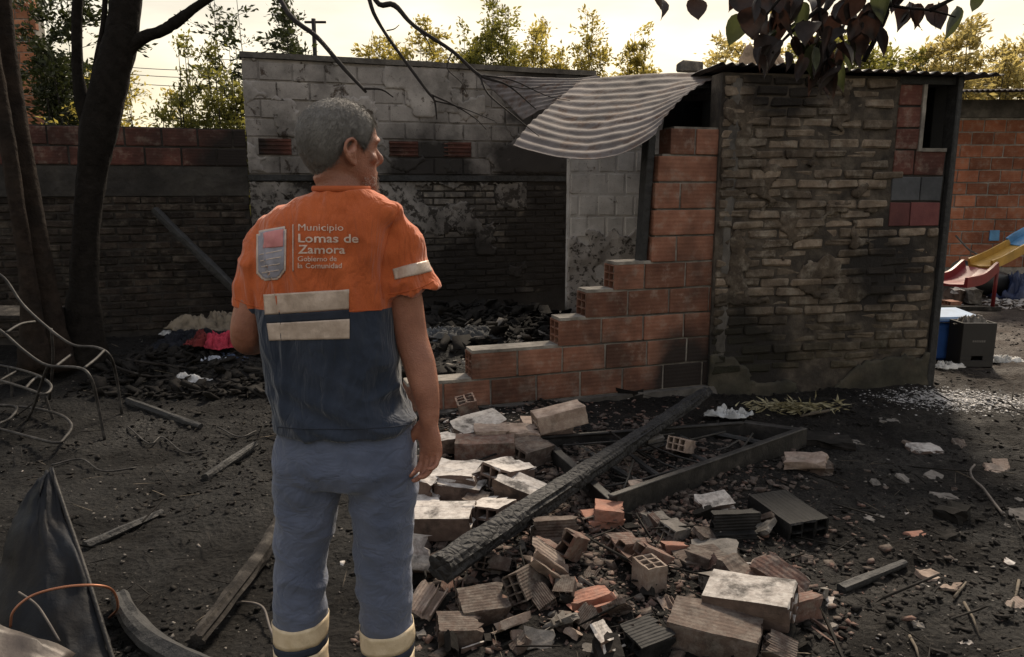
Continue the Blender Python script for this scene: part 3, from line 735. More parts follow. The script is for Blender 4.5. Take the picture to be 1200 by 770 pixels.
# behind the roof, middle
G = 'yellow backlit shrubs behind the collapsed roof'
for i, (px, w, top, n, lab, mt) in enumerate(((452, 70, 42, 14, 'first low sunlit shrub above the whitewashed wall', m_leaf_far), (505, 70, 26, 14, 'second sunlit shrub above the whitewashed wall', m_leaf_far),
        (575, 80, -4, 26, 'tallest and densest sunlit shrub above the whitewashed wall', m_leaf_mid), (637, 66, 20, 14, 'sunlit shrub behind the buckled roof sheet', m_leaf_far),
        (693, 50, 8, 6, 'thin sparse sunlit shrub above the sagging roof sheet', m_leaf_far), (745, 44, 34, 9, 'short pointed sunlit shrub near the loose brick', m_leaf_far))):
    shrub('sunlit_shrub', lab, px, w, top, 14.0 + .4 * (i % 3), int(n * 2.4), .115, 95, mt, 20 + i, 'shrub', G, .30, 2.0, .66)
G = 'trees beyond the shack roof'
shrub('garden_tree', 'pale bushy tree left of the hanging leaves', 868, 92, 10, 14.0, 24, .15, 60, m_leaf_pale, 41, 'tree', G, .45, 2.2, .45)
shrub('garden_tree', 'dark green rounded tree behind the drooping leaf bunch', 975, 130, 40, 14.5, 34, .15, 75, m_leaf_mid, 42, 'tree', G, .5, 2.2, .35)
shrub('garden_tree', 'low green tree right of the hanging leaves', 1040, 80, 56, 15.0, 22, .14, 75, m_leaf_mid, 43, 'tree', G, .4, 2.2, .3)
shrub('garden_tree', 'pale sunlit tree above the window corner of the shack', 1105, 120, 34, 15.0, 40, .15, 75, m_leaf_pale, 44, 'tree', G, .45, 2.2, .4)
shrub('garden_tree', 'pale sunlit tree at the right edge above the far house', 1185, 120, 34, 15.4, 40, .15, 75, m_leaf_pale, 45, 'tree', G, .45, 2.2, .4)

# left trees: bare dark trunks in front of the wall
def limb(P, Rr, Y, k=5, n=10, jag=.06, seed=0):
    """P: (px, py[, Y]) way-points on the trunk's axis, Rr: half widths in pixels at that depth"""
    pts = [at(p[0], p[1], p[2] if len(p) > 2 else Y) for p in P]; rad = [r * depth(q) / F for r, q in zip(Rr, pts)]
    return tube_vf(curve_pts(pts, k), lerp_list(rad, k), n, jag=jag, seed=seed)
YT = 6.4
b0 = on_ground(98, 425)
lt = thing('bare_tree', 'thick black tree trunk forking in front of the boundary wall', 'tree', (b0.x, b0.y, b0.z))
trunk = [limb([(96, 440), (97, 400), (98, 340), (101, 270), (108, 205), (116, 150), (130, 90), (142, 45), (148, 0), (158, -70), (190, -160)], [32, 25, 16, 14.5, 16, 21, 20, 18, 17, 15, 12], YT, 5, 12, .05, 1),
         limb([(112, 165), (98, 125), (91, 85), (90, 40), (91, 0), (96, -90)], [13, 9, 6, 6, 6, 5], YT, 4, 8, .06, 2),
         limb([(108, 130), (112, 80), (121, 30), (124, -20)], [8, 4, 3.5, 3], YT, 4, 6, .06, 3)]
obj('trunk', mesh_np('trunk', *join_vf(trunk), True), m_bark, lt)
obj('branch', mesh_np('branch', *limb([(146, 62), (165, 45), (190, 36), (207, 25), (230, 8), (262, -14), (300, -40)], [9, 7.5, 6.5, 7, 5, 5, 4], YT, 5, 8, .08, 4), True), m_bark, lt)
# boughs that arch over the yard and droop into view
tw = [limb([(190, -160, 6.4), (260, -230, 5.6), (300, -110, 4.6), (330, 2, 4.0), (372, 44, 3.9), (403, 80, 3.85), (429, 108, 3.8)], [10, 8, 4, 3.2, 2.8, 2.6, 1.6], 4, 5, 6, .05, 5),
      limb([(427, 104, 3.8), (447, 105, 3.8), (461, 114, 3.8)], [1.5, 1.2, .7], 4, 4, 5, 0, 6),
      limb([(260, -230, 5.6), (360, -190, 4.6), (425, -60, 4.1), (433, 0, 4.0), (447, 32, 4.0), (475, 72, 3.95), (500, 106, 3.9), (509, 118, 3.9), (512, 140, 3.9)], [8, 6, 3.4, 2.8, 2.2, 2.0, 1.8, 1.3, .8], 4, 5, 6, .05, 7),
      limb([(360, -190, 4.6), (420, -70, 4.3), (440, 0, 4.2), (462, 6, 4.2), (485, 30, 4.15), (530, 60, 4.1), (562, 88, 4.05), (595, 100, 4.0), (628, 128, 4.0)], [5, 4, 3, 3.4, 2.5, 2.2, 2, 1.1, .6], 4, 5, 6, .05, 8),
      limb([(503, 110, 3.9), (530, 122, 3.9), (556, 138, 3.9), (570, 152, 3.9)], [1.4, 1.0, .7, .4], 4, 4, 5, 0, 9),
      limb([(509, 118, 3.9), (540, 126, 3.9), (580, 142, 3.9)], [1.1, .8, .4], 4, 4, 5, 0, 10),
      limb([(562, 88, 4.05), (572, 110, 4), (600, 134, 4), (632, 160, 4)], [1.6, 1.1, .8, .4], 4, 4, 5, 0, 11),
      limb([(562, 88, 4.05), (600, 94, 4), (640, 112, 4), (668, 118, 4)], [1.2, .9, .6, .35], 4, 4, 5, 0, 12),
      limb([(485, 30, 4.15), (500, 46, 4.1), (506, 62, 4.1)], [1.2, .8, .4], 4, 4, 5, 0, 13), limb([(453, 36, 4.0), (462, 34, 4.0), (468, 29, 4.0)], [.9, .7, .4], 4, 4, 5, 0, 14),
      limb([(530, 60, 4.1), (524, 80, 4.1), (540, 96, 4.1), (548, 112, 4.1)], [1.0, .8, .6, .3], 4, 4, 5, 0, 15), limb([(595, 100, 4.0), (618, 104, 4), (650, 98, 4)], [.8, .6, .3], 4, 4, 5, 0, 16)]
for i, t_ in enumerate(tw[:1] + [join_vf(tw[1:2])] + [join_vf(tw[2:])]):
    obj('branch' if i != 1 else 'twig', mesh_np('branch', *t_, True), m_twig, lt)
b1 = on_ground(48, 412)
l2 = thing('leaning_tree', 'pair of leaning brown trunks at the left edge of the picture', 'tree', (b1.x, b1.y, b1.z))
obj('trunk', mesh_np('trunk', *limb([(62, 432), (56, 385), (50, 330), (40, 260), (28, 190), (17, 120), (9, 60), (2, 0), (-8, -90), (-20, -180)], [26, 20, 14, 12, 12, 11, 10, 10, 12, 12], 6.1, 5, 11, .06, 21), True), m_bark2, l2)
obj('trunk', mesh_np('trunk', *limb([(40, 432), (38, 380), (32, 320), (20, 240), (6, 150), (-10, 60), (-30, -60)], [18, 13, 9, 8.5, 9, 9, 8], 5.9, 5, 9, .06, 22), True), m_bark2, l2)

# broad wilted leaves of a tree that stands over the camera's right shoulder
tr = thing('overhanging_tree', 'overhanging branch with broad dark wilted leaves above the shack roof', 'tree', (2.9, 1.4, 0))
over = [tube_vf(curve_pts([(2.9, 1.4, -.05), (2.86, 1.45, 1.4), (2.7, 1.7, 3.2), (2.3, 2.3, 3.9), tuple(at(960, -60, 3.3))], 6), lerp_list([.12, .10, .07, .045, .02], 6), 9, jag=.05)]
obj('trunk', mesh_np('trunk', *join_vf(over), True), m_bark, tr)
bp = at(960, -60, 3.3)
brs = [[bp, at(930, -20, 3.25), at(900, 15, 3.2), at(885, 40, 3.2)], [bp, at(960, 10, 3.3), at(968, 50, 3.3), at(975, 95, 3.3)], [bp, at(1000, -20, 3.3), at(1040, 5, 3.25), at(1090, 12, 3.2), at(1120, 20, 3.2)],
       [bp, at(1035, 0, 3.4), at(1030, 35, 3.4), at(1012, 72, 3.4)], [bp, at(850, -60, 3.2), at(775, -35, 3.2), at(765, -5, 3.2)], [at(1090, 12, 3.2), at(1140, -12, 3.2), at(1152, -5, 3.2)], [at(960, 10, 3.3), at(925, 40, 3.25), at(905, 62, 3.2)]]
for i, P in enumerate(brs):
    cp = curve_pts(P, 5); obj('branch', tube_me('branch', cp, list(np.linspace(.010 if i != 3 else .012, .003 if i != 3 else .010, len(cp))), 6), m_bark, tr)
def broad_leaf(name, L, W, fold, curl):
    """heart-shaped leaf hanging down -z from its stalk, folded along the midrib"""
    prof = [(0, .02), (.05, .30), (.15, .46), (.30, .5), (.5, .43), (.68, .30), (.82, .16), (.92, .06), (1, 0)]
    V, Fc = [], []
    for t, w in prof:
        y = curl * math.sin(t * 2.6) * L
        for s in (-1, -.5, 0, .5, 1): V.append((s * w * W, y - fold * abs(s) * w * W + .06 * L * math.sin(5 * t + s), -t * L))
    for i in range(len(prof) - 1):
        for k in range(4): a = i * 5 + k; Fc.append((a, a + 1, a + 6, a + 5))
    v, f = tube_vf([(0, 0, .035), (0, .004, .012), (0, 0, 0)], .0016, 4); o = len(V)
    V += [tuple(p) for p in v]; Fc += [tuple(i + o for i in q) for q in f]
    me = mesh_np(name, V, Fc, True); return me
bl = [broad_leaf('broad_leaf_%d' % i, 1.0, .95 - .10 * i, .15 + .22 * i, (.12, -.15, .2, .05, .25)[i]) for i in range(4)]
bl_dry = [broad_leaf('dry_leaf_%d' % i, 1.0, .42 - .05 * i, 1.2, (.25, -.2, .1)[i]) for i in range(3)]
rl = random.Random(77)
spots = [(rl.gauss(925, 45), rl.uniform(-20, 25), rl.uniform(30, 48), rl.choice((0, 1, 2))) for _ in range(16)] + [(rl.gauss(955, 24), rl.uniform(30, 72), rl.uniform(30, 56), rl.choice((2, 3, 3))) for _ in range(10)] + [(rl.gauss(1050, 40), rl.uniform(-25, 8), rl.uniform(28, 44), rl.choice((0, 1))) for _ in range(8)] + [(889, 25, 50, 0), (880, 8, 44, 0), (895, 40, 52, 1), (912, 5, 50, 0), (925, -5, 46, 0), (905, 20, 40, 2), (940, 2, 42, 0), (962, 8, 38, 0), (950, 25, 42, 0), (972, 18, 44, 0), (985, 0, 44, 0), (998, 4, 42, 1), (1010, -8, 40, 0), (1018, 12, 44, 0), (1026, 6, 52, 0), (1035, -10, 44, 1),
         (985, 30, 30, 2), (1005, 22, 34, 1), (1058, 8, 34, 0), (1066, 2, 40, 0), (1078, 4, 36, 1), (1094, 5, 42, 0), (1100, 2, 38, 2), (1122, 7, 50, 9), (1150, -8, 26, 0), (764, -6, 48, 2), (770, -14, 30, 1), (1046, -12, 36, 0), (870, -12, 40, 0), (857, -16, 34, 1), (900, -16, 50, 0),
         (904, 52, 40, 3), (896, 64, 34, 2), (914, 46, 46, 3), (930, 42, 44, 3), (938, 50, 46, 3), (948, 44, 60, 3), (955, 52, 56, 3), (962, 48, 60, 3), (970, 58, 68, 3), (976, 64, 70, 3), (968, 70, 60, 2), (980, 50, 50, 3), (988, 48, 42, 3), (994, 46, 44, 3), (1000, 54, 40, 3), (920, 60, 34, 2), (942, 66, 42, 2), (958, 74, 44, 2), (983, 76, 46, 2), (1006, 40, 34, 1), (908, 34, 30, 1), (960, 36, 34, 1), (990, 34, 30, 1), (890, 55, 32, 2), (874, 22, 36, 1)]
for i, (px, py, ln, kd) in enumerate(spots):
    p = at(px, py, 3.15 + rl.uniform(0, .3)); L = .84 * ln * depth(p) / F
    if kd in (0, 1, 9): me, mt = bl[rl.randrange(4)], (m_leaf_green if kd == 9 or i % 9 == 4 else m_leaf_dry)
    else: me, mt = bl_dry[rl.randrange(3)], (m_leaf_dry if kd == 2 or i % 3 else m_leaf_green)
    key = me.name + '_' + mt.name; m2 = bpy.data.meshes.get(key)
    if m2 is None: m2 = me.copy(); m2.name = key; m2.materials.clear(); m2.materials.append(mt)
    obj('leaf', m2, mt, tr, p, (rl.uniform(-.5, .5), rl.uniform(-.45, .45), rl.uniform(-1.4, 1.4)), (L, L, L))
# power lines and a pole far behind
m_wire = m_basic('black_wire', (.02, .02, .02), (.03, .03, .03), 5, .6, 0, .001, vary=0)
pole = thing('utility_pole', 'thin pole standing behind the whitewashed wall', 'pole', (at(369, 60, 22).x, 22, 0))
obj('shaft', tube_me('shaft', [(at(369, 60, 22).x, 22, 0), (at(369, 60, 22).x, 22, at(369, 22, 22).z)], .06, 8), m_twig, pole)
obj('cross_arm', tube_me('cross_arm', [at(357, 26, 22), at(382, 26, 22)], .035, 6), m_twig, pole)
for k, (y0, y1) in enumerate(((76, 70), (84, 80), (94, 92))):
    a = at(120, y0, 26); b = at(420, y1, 26); cp = [a + (b - a) * t - Vector((0, 0, .25 * 4 * t * (1 - t))) for t in np.linspace(0, 1, 20)]
    tag(obj('power_line', tube_me('power_line', cp, .011, 4), m_wire), ['uppermost power line crossing the pale sky at the left', 'middle power line crossing the pale sky at the left', 'lowest power line crossing the pale sky at the left'][k], 'wire', 'power lines in the left sky')

# ================================================================== RUBBLE
def rub_material(name, c1, c2, c3, soot=.3, rough=.88, ribs=0.0, sc=14, spec=.3, dust=.0, dim_sides=None):
    t = NT(name)
    col = t.ramp(t.noise(sc, 7, rough=.7), [(.28, c1), (.72, c3), (.5, c2)])
    if dim_sides:        # lime on the bed face; sky-lit top and dim sides painted in
        bed = t.math('ADD', t.sep(t.tc.outputs['Normal'], 2), t.math('MULTIPLY', t.math('SUBTRACT', t.noise(11, 5), .5), .9))
        col = t.mix(t.math('GREATER_THAN', bed, .45), t.ramp(t.noise(14, 6), [(.3, dim_sides[0]), (.7, dim_sides[1])]), col)
    col = t.mix(1.0, col, t.ramp(t.rnd, [(0, .75), (1, 1.15)]), 'MULTIPLY')
    if soot: col = t.mix(t.ramp(t.noise(9, 6, rough=.7), [(.5, 0), (.66, soot)]), col, (.022, .018, .016))
    if dust: col = t.mix(t.ramp(t.noise(24, 6, rough=.75), [(.45, 0), (.62, dust)]), col, (.16, .14, .12))
    h = t.math('ADD', t.noise(70, 5), t.math('MULTIPLY', t.wave(16, t.ob, 'Y', .2, 1), ribs))
    return t.fin(col, rough, t.bump(h, .6, .005), spec=spec)
r_pale = rub_material('lime_lit_top_brick', (.22, .19, .17), (.42, .385, .355), (.55, .52, .485), .85, sc=26, dim_sides=((.07, .045, .035), (.17, .12, .095)), ribs=.12)
r_tan = rub_material('dusty_brick', (.15, .105, .08), (.24, .18, .145), (.36, .30, .25), .5, ribs=.4)
r_brown = rub_material('smoked_brick', (.035, .024, .019), (.070, .048, .038), (.12, .088, .07), .5, ribs=.4, dust=.5)
r_red = rub_material('red_brick', (.070, .038, .029), (.115, .062, .047), (.185, .112, .088), .65, ribs=.35, dust=.6)
r_orange = rub_material('fresh_broken_brick', (.20, .088, .060), (.27, .125, .086), (.35, .19, .14), .4, ribs=.35, dust=.3)
r_black = rub_material('charred_brick', (.005, .005, .005), (.011, .0105, .0105), (.026, .0245, .0235), .2, .7, ribs=.7, spec=.2)
r_grey = rub_material('grey_mortar_lump', (.08, .072, .064), (.14, .125, .11), (.22, .20, .18), .5)
r_ash = rub_material('ash_lump', (.004, .0037, .0034), (.010, .0088, .0076), (.026, .022, .019), .3, spec=.15)

def rot_drop(V, rot):
    M = Euler(rot).to_matrix(); Q = np.array(V) @ np.array(M).T; return Q[:, 2].min(), Q[:, 2].max()
RM = {}; PIECES = []
def rmesh(key):
    if key in RM: return RM[key]
    k = key[0]; s = key[1]; rr = random.Random(hash(str(key)) % 9999 if False else sum(ord(c) for c in str(key)))
    if k == 'whole': vf = hollow_vf(.33, .18, .12, 3, 2, .010, (), (0, .006), s)
    elif k == 'half': vf = hollow_vf(.20, .18, .12, 3, 2, .011, (), (.004, .03), s)
    elif k == 'open': vf = hollow_vf(.26, .18, .12, 3, 2, .011, {(i, 4) for i in range(2, 7)} | {(i, 3) for i in range(3, 7)}, (.015, .03), s)
    elif k == 'shard': vf = hollow_vf(.19, .18, .12, 3, 2, .011, {(i, j) for i in range(7) for j in range(2, 5)} | {(6, 1), (4, 1)} | ({(0, 1)} if s % 2 else set()), (.02, .03), s)
    elif k == 'corner': vf = hollow_vf(.17, .18, .12, 3, 2, .011, {(i, j) for i in range(7) for j in range(5) if i > 2 and j > 0}, (.02, .03), s)
    elif k == 'slab':
        bm = bmesh.new(); bmesh.ops.create_cube(bm, size=1); bmesh.ops.subdivide_edges(bm, edges=bm.edges[:], cuts=3, use_grid_fill=True)
        V = np.array([v.co[:] for v in bm.verts]); V = V * (.26, .19, .05)
        V += np.stack([fbm(V * 22 + s * 3 + q, 2, s + q) for q in range(3)], -1) * (.022, .022, .010)
        for v, c in zip(bm.verts, V): v.co = c
        me = bpy.data.meshes.new('slab'); bm.to_mesh(me); bm.free(); RM[key] = me; return me
    elif k == 'lump':
        bm = bmesh.new(); bmesh.ops.create_cube(bm, size=1); bmesh.ops.subdivide_edges(bm, edges=bm.edges[:], cuts=2, use_grid_fill=True)
        V = np.array([v.co[:] for v in bm.verts]); V = V * (.12, .09, .06)
        V += np.stack([fbm(V * 30 + s * 3 + q, 2, s + q) for q in range(3)], -1) * (.018, .018, .012)
        for v, c in zip(bm.verts, V): v.co = c
        me = bpy.data.meshes.new('lump'); bm.to_mesh(me); bm.free(); RM[key] = me; return me
    V, Fc = vf; me = mesh_np(k, V, Fc)
    bm = bmesh.new(); bm.from_mesh(me); bmesh.ops.recalc_face_normals(bm, faces=bm.faces[:])
    bmesh.ops.subdivide_edges(bm, edges=[e for e in bm.edges if e.calc_length() > .09], cuts=3, use_grid_fill=True)
    V = np.array([v.co[:] for v in bm.verts]); L_ = np.abs(V).max(0); cn = (np.abs(V) / L_ > .97).sum(1)          # worn arrises and knocked-off corners
    n3 = np.stack([fbm(V * 26 + s * 5 + q, 3, s + q) for q in range(3)], -1)
    V = V + n3 * .0035; V = V * (1 - (np.clip(fbm(V * 17 + s, 2, s + 40), 0, 1) * (cn >= 2) * .09)[:, None])
    for v, c in zip(bm.verts, V): v.co = c
    bm.to_mesh(me); bm.free()
    RM[key] = me; return me
def mat_mesh(me, mt):
    key = me.name + '|' + mt.name; m2 = bpy.data.meshes.get(key)
    if m2 is None: m2 = me.copy(); m2.name = key; m2.materials.clear(); m2.materials.append(mt)
    return m2
def rubble(px, py, kind, mt, rot, label, cat='brick', scl=1.0, lift=0.0, group=None, name=None, sink=.022):
    me = mat_mesh(rmesh(kind), mt); rot = tuple(R(a) for a in rot); s3 = scl if hasattr(scl, '__len__') else (scl,) * 3
    lo, hi = rot_drop(getv(me) * s3, rot)
    p = on_ground(px, py, lift + (hi - lo) * .5 - sink)
    z = gh(p.x, p.y) + lift - lo - sink
    nm = name or {'whole': 'hollow_brick', 'half': 'half_brick', 'open': 'broken_hollow_brick', 'shard': 'brick_shard', 'corner': 'brick_shard', 'slab': 'mortar_slab', 'lump': 'rubble_lump'}[kind[0]]
    o = tag(obj(nm, me, mt, None, (p.x, p.y, z), rot, s3), label, cat, group); PIECES.append((px, o)); return o

# the pale heap beside the man's hand, back to front
rubble(550, 486, ('half', 1), r_red, (10, 75, 20), 'reddish half brick standing on end against the foot of the broken wall')
rubble(560, 500, ('slab', 2), r_pale, (8, -8, 25), 'pale pointed slab on top of the heap next to the low wall', 'slab', 1.15, .07)
rubble(640, 503, ('whole', 3), r_tan, (0, 4, 8), 'long dusty brick under another at the right of the pale heap', scl=.95)
rubble(655, 489, ('whole', 4), r_tan, (0, -10, 14), 'long dusty brick with open holes facing right on top of the pale heap', scl=.9, lift=.12)
rubble(575, 513, ('half', 5), r_tan, (0, 0, 5), 'dusty half brick below the pale pointed slab', scl=.95, lift=.04)
rubble(609, 512, ('half', 6), r_tan, (0, 3, -3), 'pale-faced half brick between the pointed slab and the long bricks', lift=.04)
rubble(568, 531, ('whole', 7), r_red, (0, 0, 2), 'whole reddish hollow brick lying square in the middle of the heap', lift=.03)
rubble(620, 531, ('half', 8), r_brown, (8, 0, 40), 'smoked half brick right of the whole reddish brick')
rubble(522, 520, ('lump', 1), r_pale, (0, 0, 40), 'pale lump close to the man\'s hanging hand', 'rubble', 1.4, .05)
rubble(534, 551, ('slab', 9), r_pale, (6, -5, -22), 'broad pale slab just right of the man\'s fingertips', 'slab', 1.0, .08)
rubble(594, 557, ('half', 10), r_pale, (4, 9, 52), 'pale crusted half brick tilted to the right in the heap', scl=1.05, lift=.03)
rubble(540, 574, ('whole', 11), r_pale, (3, 2, -16), 'pale-topped hollow brick with a dark front below the broad slab', scl=.72, lift=.02)
rubble(616, 577, ('open', 12), r_pale, (14, 12, -28), 'pale broken brick with round holes beside the charred beam', lift=.02)
rubble(496, 567, ('half', 13), r_pale, (6, 0, -30), 'pale half brick peeping out behind the man\'s trouser leg', scl=.9, lift=.02)
rubble(493, 586, ('slab', 14), r_pale, (0, 0, 5), 'small pale slab close to the man\'s right trouser leg', 'slab', .7, .02)
rubble(516, 610, ('whole', 15), r_pale, (5, -4, -9), 'large pale ribbed brick in front of the heap by the man\'s leg', scl=.94, lift=.02)
rubble(577, 603, ('half', 16), r_pale, (-6, 8, 62), 'pale half brick touching the charred beam at the front of the heap', scl=.95)
rubble(570, 618, ('shard', 3), r_pale, (0, 10, 50), 'thin pale shard under the near part of the charred beam', 'brick shard', .8)
rubble(488, 652, ('corner', 4), r_pale, (60, 20, 30), 'curved white shard low beside the man\'s right leg', 'brick shard', .9)
rubble(560, 590, ('lump', 5), r_brown, (0, 0, 70), 'dark lump between two pale bricks near the beam', 'rubble', 1.4)
# bricks around the beam and frame
rubble(704, 610, ('half', 17), r_orange, (0, 0, 12), 'lower of two orange brick halves at the corner of the charred frame', scl=(.8, .8, .5))
rubble(712, 599, ('half', 18), r_orange, (0, 4, -6), 'upper of two orange brick halves at the corner of the charred frame', scl=(.6, .7, .5), lift=.055)
rubble(650, 625, ('open', 19), r_brown, (90, 0, 8), 'dark hollow brick with open cells behind the orange shards', scl=.7)
rubble(617, 683, ('whole', 20), r_brown, (58, 10, 60), 'big dark ribbed brick propped up in front of the beam end', scl=.6)
rubble(660, 640, ('corner', 21), r_red, (20, 30, 60), 'red broken piece leaning on the propped dark brick', 'brick shard', .9)
rubble(650, 660, ('shard', 22), r_tan, (30, 40, 10), 'dusty splintered shard right of the propped dark brick', 'brick shard', .8, .02)
rubble(660, 682, ('corner', 23), r_orange, (70, 0, 70), 'orange upright shard right of the propped dark brick', 'brick shard', .55)
rubble(692, 704, ('shard', 24), r_orange, (8, -6, 18), 'bright orange clean shard lying alone on dark soil', 'brick shard', .85)
rubble(563, 712, ('half', 25), r_brown, (10, 0, 15), 'brown half brick left of the ribbed pale piece', scl=.8)
rubble(594, 728, ('shard', 26), r_tan, (-35, 0, 35), 'pale ribbed piece tilted against dark bricks near the bottom', 'brick shard', .58, .02)
rubble(536, 740, ('half', 27), r_brown, (0, 5, 10), 'dark half brick low in the picture near the man\'s trouser band', scl=.72)
rubble(500, 708, ('shard', 28), r_tan, (20, -25, 60), 'ribbed shard leaning beside the man\'s right knee', 'brick shard', .62, .02)
rubble(555, 758, ('shard', 29), r_pale, (10, 0, 30), 'thin pale strip of brick at the bottom of the picture', 'brick shard', .55)
rubble(761, 675, ('half', 30), r_tan, (0, 90, 24), 'half brick standing upright with a bright ribbed side', scl=(.55, .62, .75))
rubble(734, 638, ('open', 31), r_red, (20, 15, 40), 'reddish broken hollow brick left of the small pale lumps', scl=.65)
rubble(755, 650, ('corner', 32), r_red, (0, 30, 20), 'red shard behind the upright half brick', 'brick shard', .8)
rubble(789, 623, ('half', 33), r_grey, (10, 10, 40), 'small grey half brick in front of the charred frame bar', scl=.55)
rubble(768, 610, ('lump', 34), r_grey, (0, 0, 10), 'pale lump right in front of the charred frame bar', 'rubble', .9)
rubble(785, 642, ('corner', 35), r_orange, (0, 10, 15), 'pinkish flat shard above the upright half brick', 'brick shard', .6)
rubble(718, 748, ('shard', 36), r_pale, (50, 20, 60), 'pale split brick at the bottom edge with its webs showing', 'brick shard', .6, .02)
rubble(755, 754, ('half', 37), r_black, (10, 0, 30), 'black charred half brick at the bottom edge', scl=.7)
rubble(837, 740, ('whole', 38), r_brown, (0, 2, -22), 'big brown ribbed brick lying in front at the bottom right', scl=(.92, 1.15, .95))
rubble(879, 704, ('whole', 39), r_pale, (3, -6, -28), 'pale-topped hollow brick leaning behind the big brown brick', scl=(.92, 1.1, .9), lift=.03)
rubble(912, 686, ('shard', 40), r_red, (30, 20, -40), 'brownish curved shard behind the pale-topped brick', 'brick shard', 1.0)
rubble(930, 706, ('corner', 41), r_red, (0, 0, 20), 'dark red shard at the right end of the pale-topped brick', 'brick shard', .8)
rubble(834, 684, ('half', 42), r_grey, (80, 0, 10), 'small grey ribbed piece standing left of the pale-topped brick', scl=.45)
rubble(857, 668, ('lump', 43), r_brown, (20, 0, 40), 'brown lump left of the flat pale shard', 'rubble', 1.1)
rubble(877, 663, ('shard', 44), r_pale, (4, -4, -15), 'flat pale shard in the middle of the scattered rubble', 'brick shard', .75)
rubble(838, 644, ('slab', 45), r_grey, (6, -6, -20), 'grey flat slab below the dark open brick', 'slab', .75)
rubble(820, 655, ('slab', 46), r_brown, (0, 0, 12), 'brown slab right of the upright half brick', 'slab', .8)
rubble(837, 588, ('slab', 47), r_pale, (10, -5, 10), 'pale flat shard lying in front of the charred frame', 'slab', .62, .05)
rubble(862, 618, ('open', 48), r_black, (90, 0, 6), 'black hollow brick gaping toward the camera beside the grooved block', scl=.75)
rubble(922, 604, ('whole', 49), r_black, (0, 3, -72), 'black grooved block right of the frame, square to the camera', scl=(.95, 1.2, .85))
rubble(946, 546, ('slab', 50), r_brown, (0, 0, -8), 'lower brown tile of the small stack at the frame\'s right corner', 'tile', .95)
rubble(943, 539, ('slab', 51), r_tan, (3, -4, -16), 'upper dusty tile of the small stack at the frame\'s right corner', 'tile', .85, .04)
rubble(973, 741, ('shard', 52), r_red, (5, 5, -60), 'pinkish flat shard alone at the bottom right', 'brick shard', .72)
rubble(970, 517, ('slab', 53), r_ash, (0, 0, -15), 'low black slab behind the small stack of tiles', 'slab', 1.1)
rubble(997, 520, ('slab', 54), r_grey, (0, 5, 10), 'grey slab chip right of the frame corner', 'slab', .5)
rubble(1083, 526, ('slab', 55), r_pale, (3, 0, 5), 'largest pale flat stone on the dark yard at the right', 'stone', (.72, .72, .5))
rubble(1041, 494, ('slab', 56), r_grey, (0, 0, -10), 'small grey flat stone near the foot of the old brick wall', 'stone', .5)
rubble(1107, 583, ('slab', 57), r_grey, (0, 4, 0), 'grey stone left of the bent rod', 'stone', .42)
rubble(1116, 603, ('lump', 58), r_ash, (0, 0, 30), 'black lump below the grey stone near the bent rod', 'rubble', 1.1)
rubble(1022, 607, ('slab', 59), r_grey, (0, 0, 30), 'grey chip halfway between the black block and the bent rod', 'stone', .38)
rubble(1074, 628, ('lump', 60), r_orange, (0, 0, 10), 'small orange lump alone on the dark soil at the right', 'rubble', (.75, .6, .4))
rubble(1090, 684, ('slab', 61), r_pale, (0, 0, 20), 'small white chip on the soil at the lower right', 'stone', .26)
rubble(1153, 675, ('slab', 62), r_pale, (0, 5, -8), 'white thin chip near the right edge', 'stone', .28)
rubble(762, 517, ('half', 63), r_grey, (10, 0, 30), 'grey half brick lying inside the charred frame', scl=.6, lift=.02)
rubble(798, 522, ('half', 64), r_tan, (0, 20, 50), 'dusty brick piece inside the charred frame behind the loose rods', scl=.65, lift=.02)
rubble(745, 572, ('half', 66), r_tan, (0, 0, 10), 'small pale brick piece inside the near corner of the charred frame', scl=.4, lift=.02)
# nameless pieces between them
rr = random.Random(5)
G = 'small broken pieces in the rubble'
TONE = {'smoked_brick': 'smoked brown', 'dusty_brick': 'dusty tan', 'red_brick': 'dull red', 'grey_mortar_lump': 'grey', 'ash_lump': 'black', 'lime_lit_top_brick': 'pale'}
NOUN = {'shard': 'brick shard', 'corner': 'angled brick shard', 'lump': 'lump', 'half': 'hollow brick stub', 'slab': 'flat chip'}
for i in range(210):
    big = rr.random()
    px = rr.gauss(640, 105); py = rr.uniform(500, 765)
    if big < .25: px = rr.uniform(690, 960); py = rr.uniform(600, 768)
    if px < 482 or (px > 650 and py < 585): continue
    kd = rr.choice(('shard', 'corner', 'lump', 'lump', 'half', 'slab')); mt = rr.choice((r_brown, r_brown, r_tan, r_red, r_grey, r_ash, r_ash, r_brown, r_pale if py < 640 else r_grey))
    if py < 640 and px < 650: mt = rr.choice((r_pale, r_pale, r_pale, r_tan, r_brown))
    zone = ('close to the man\'s right leg' if px < 590 else 'at the foot of the charred beam' if py < 640 and px < 700 else 'below the beam end near the bottom' if px < 690 else 'around the upright half brick' if px < 800 else 'around the big brown brick')
    rubble(px, py, (kd, i % 7), mt, (rr.uniform(-40, 40), rr.uniform(-40, 40), rr.uniform(0, 180)), 'small %s %s %s' % (TONE[mt.name], NOUN[kd], zone), 'rubble', rr.uniform(.2, .5) * (1.15 if kd == 'lump' else 1), group=G)
G2 = 'small pale stones on the open soil'
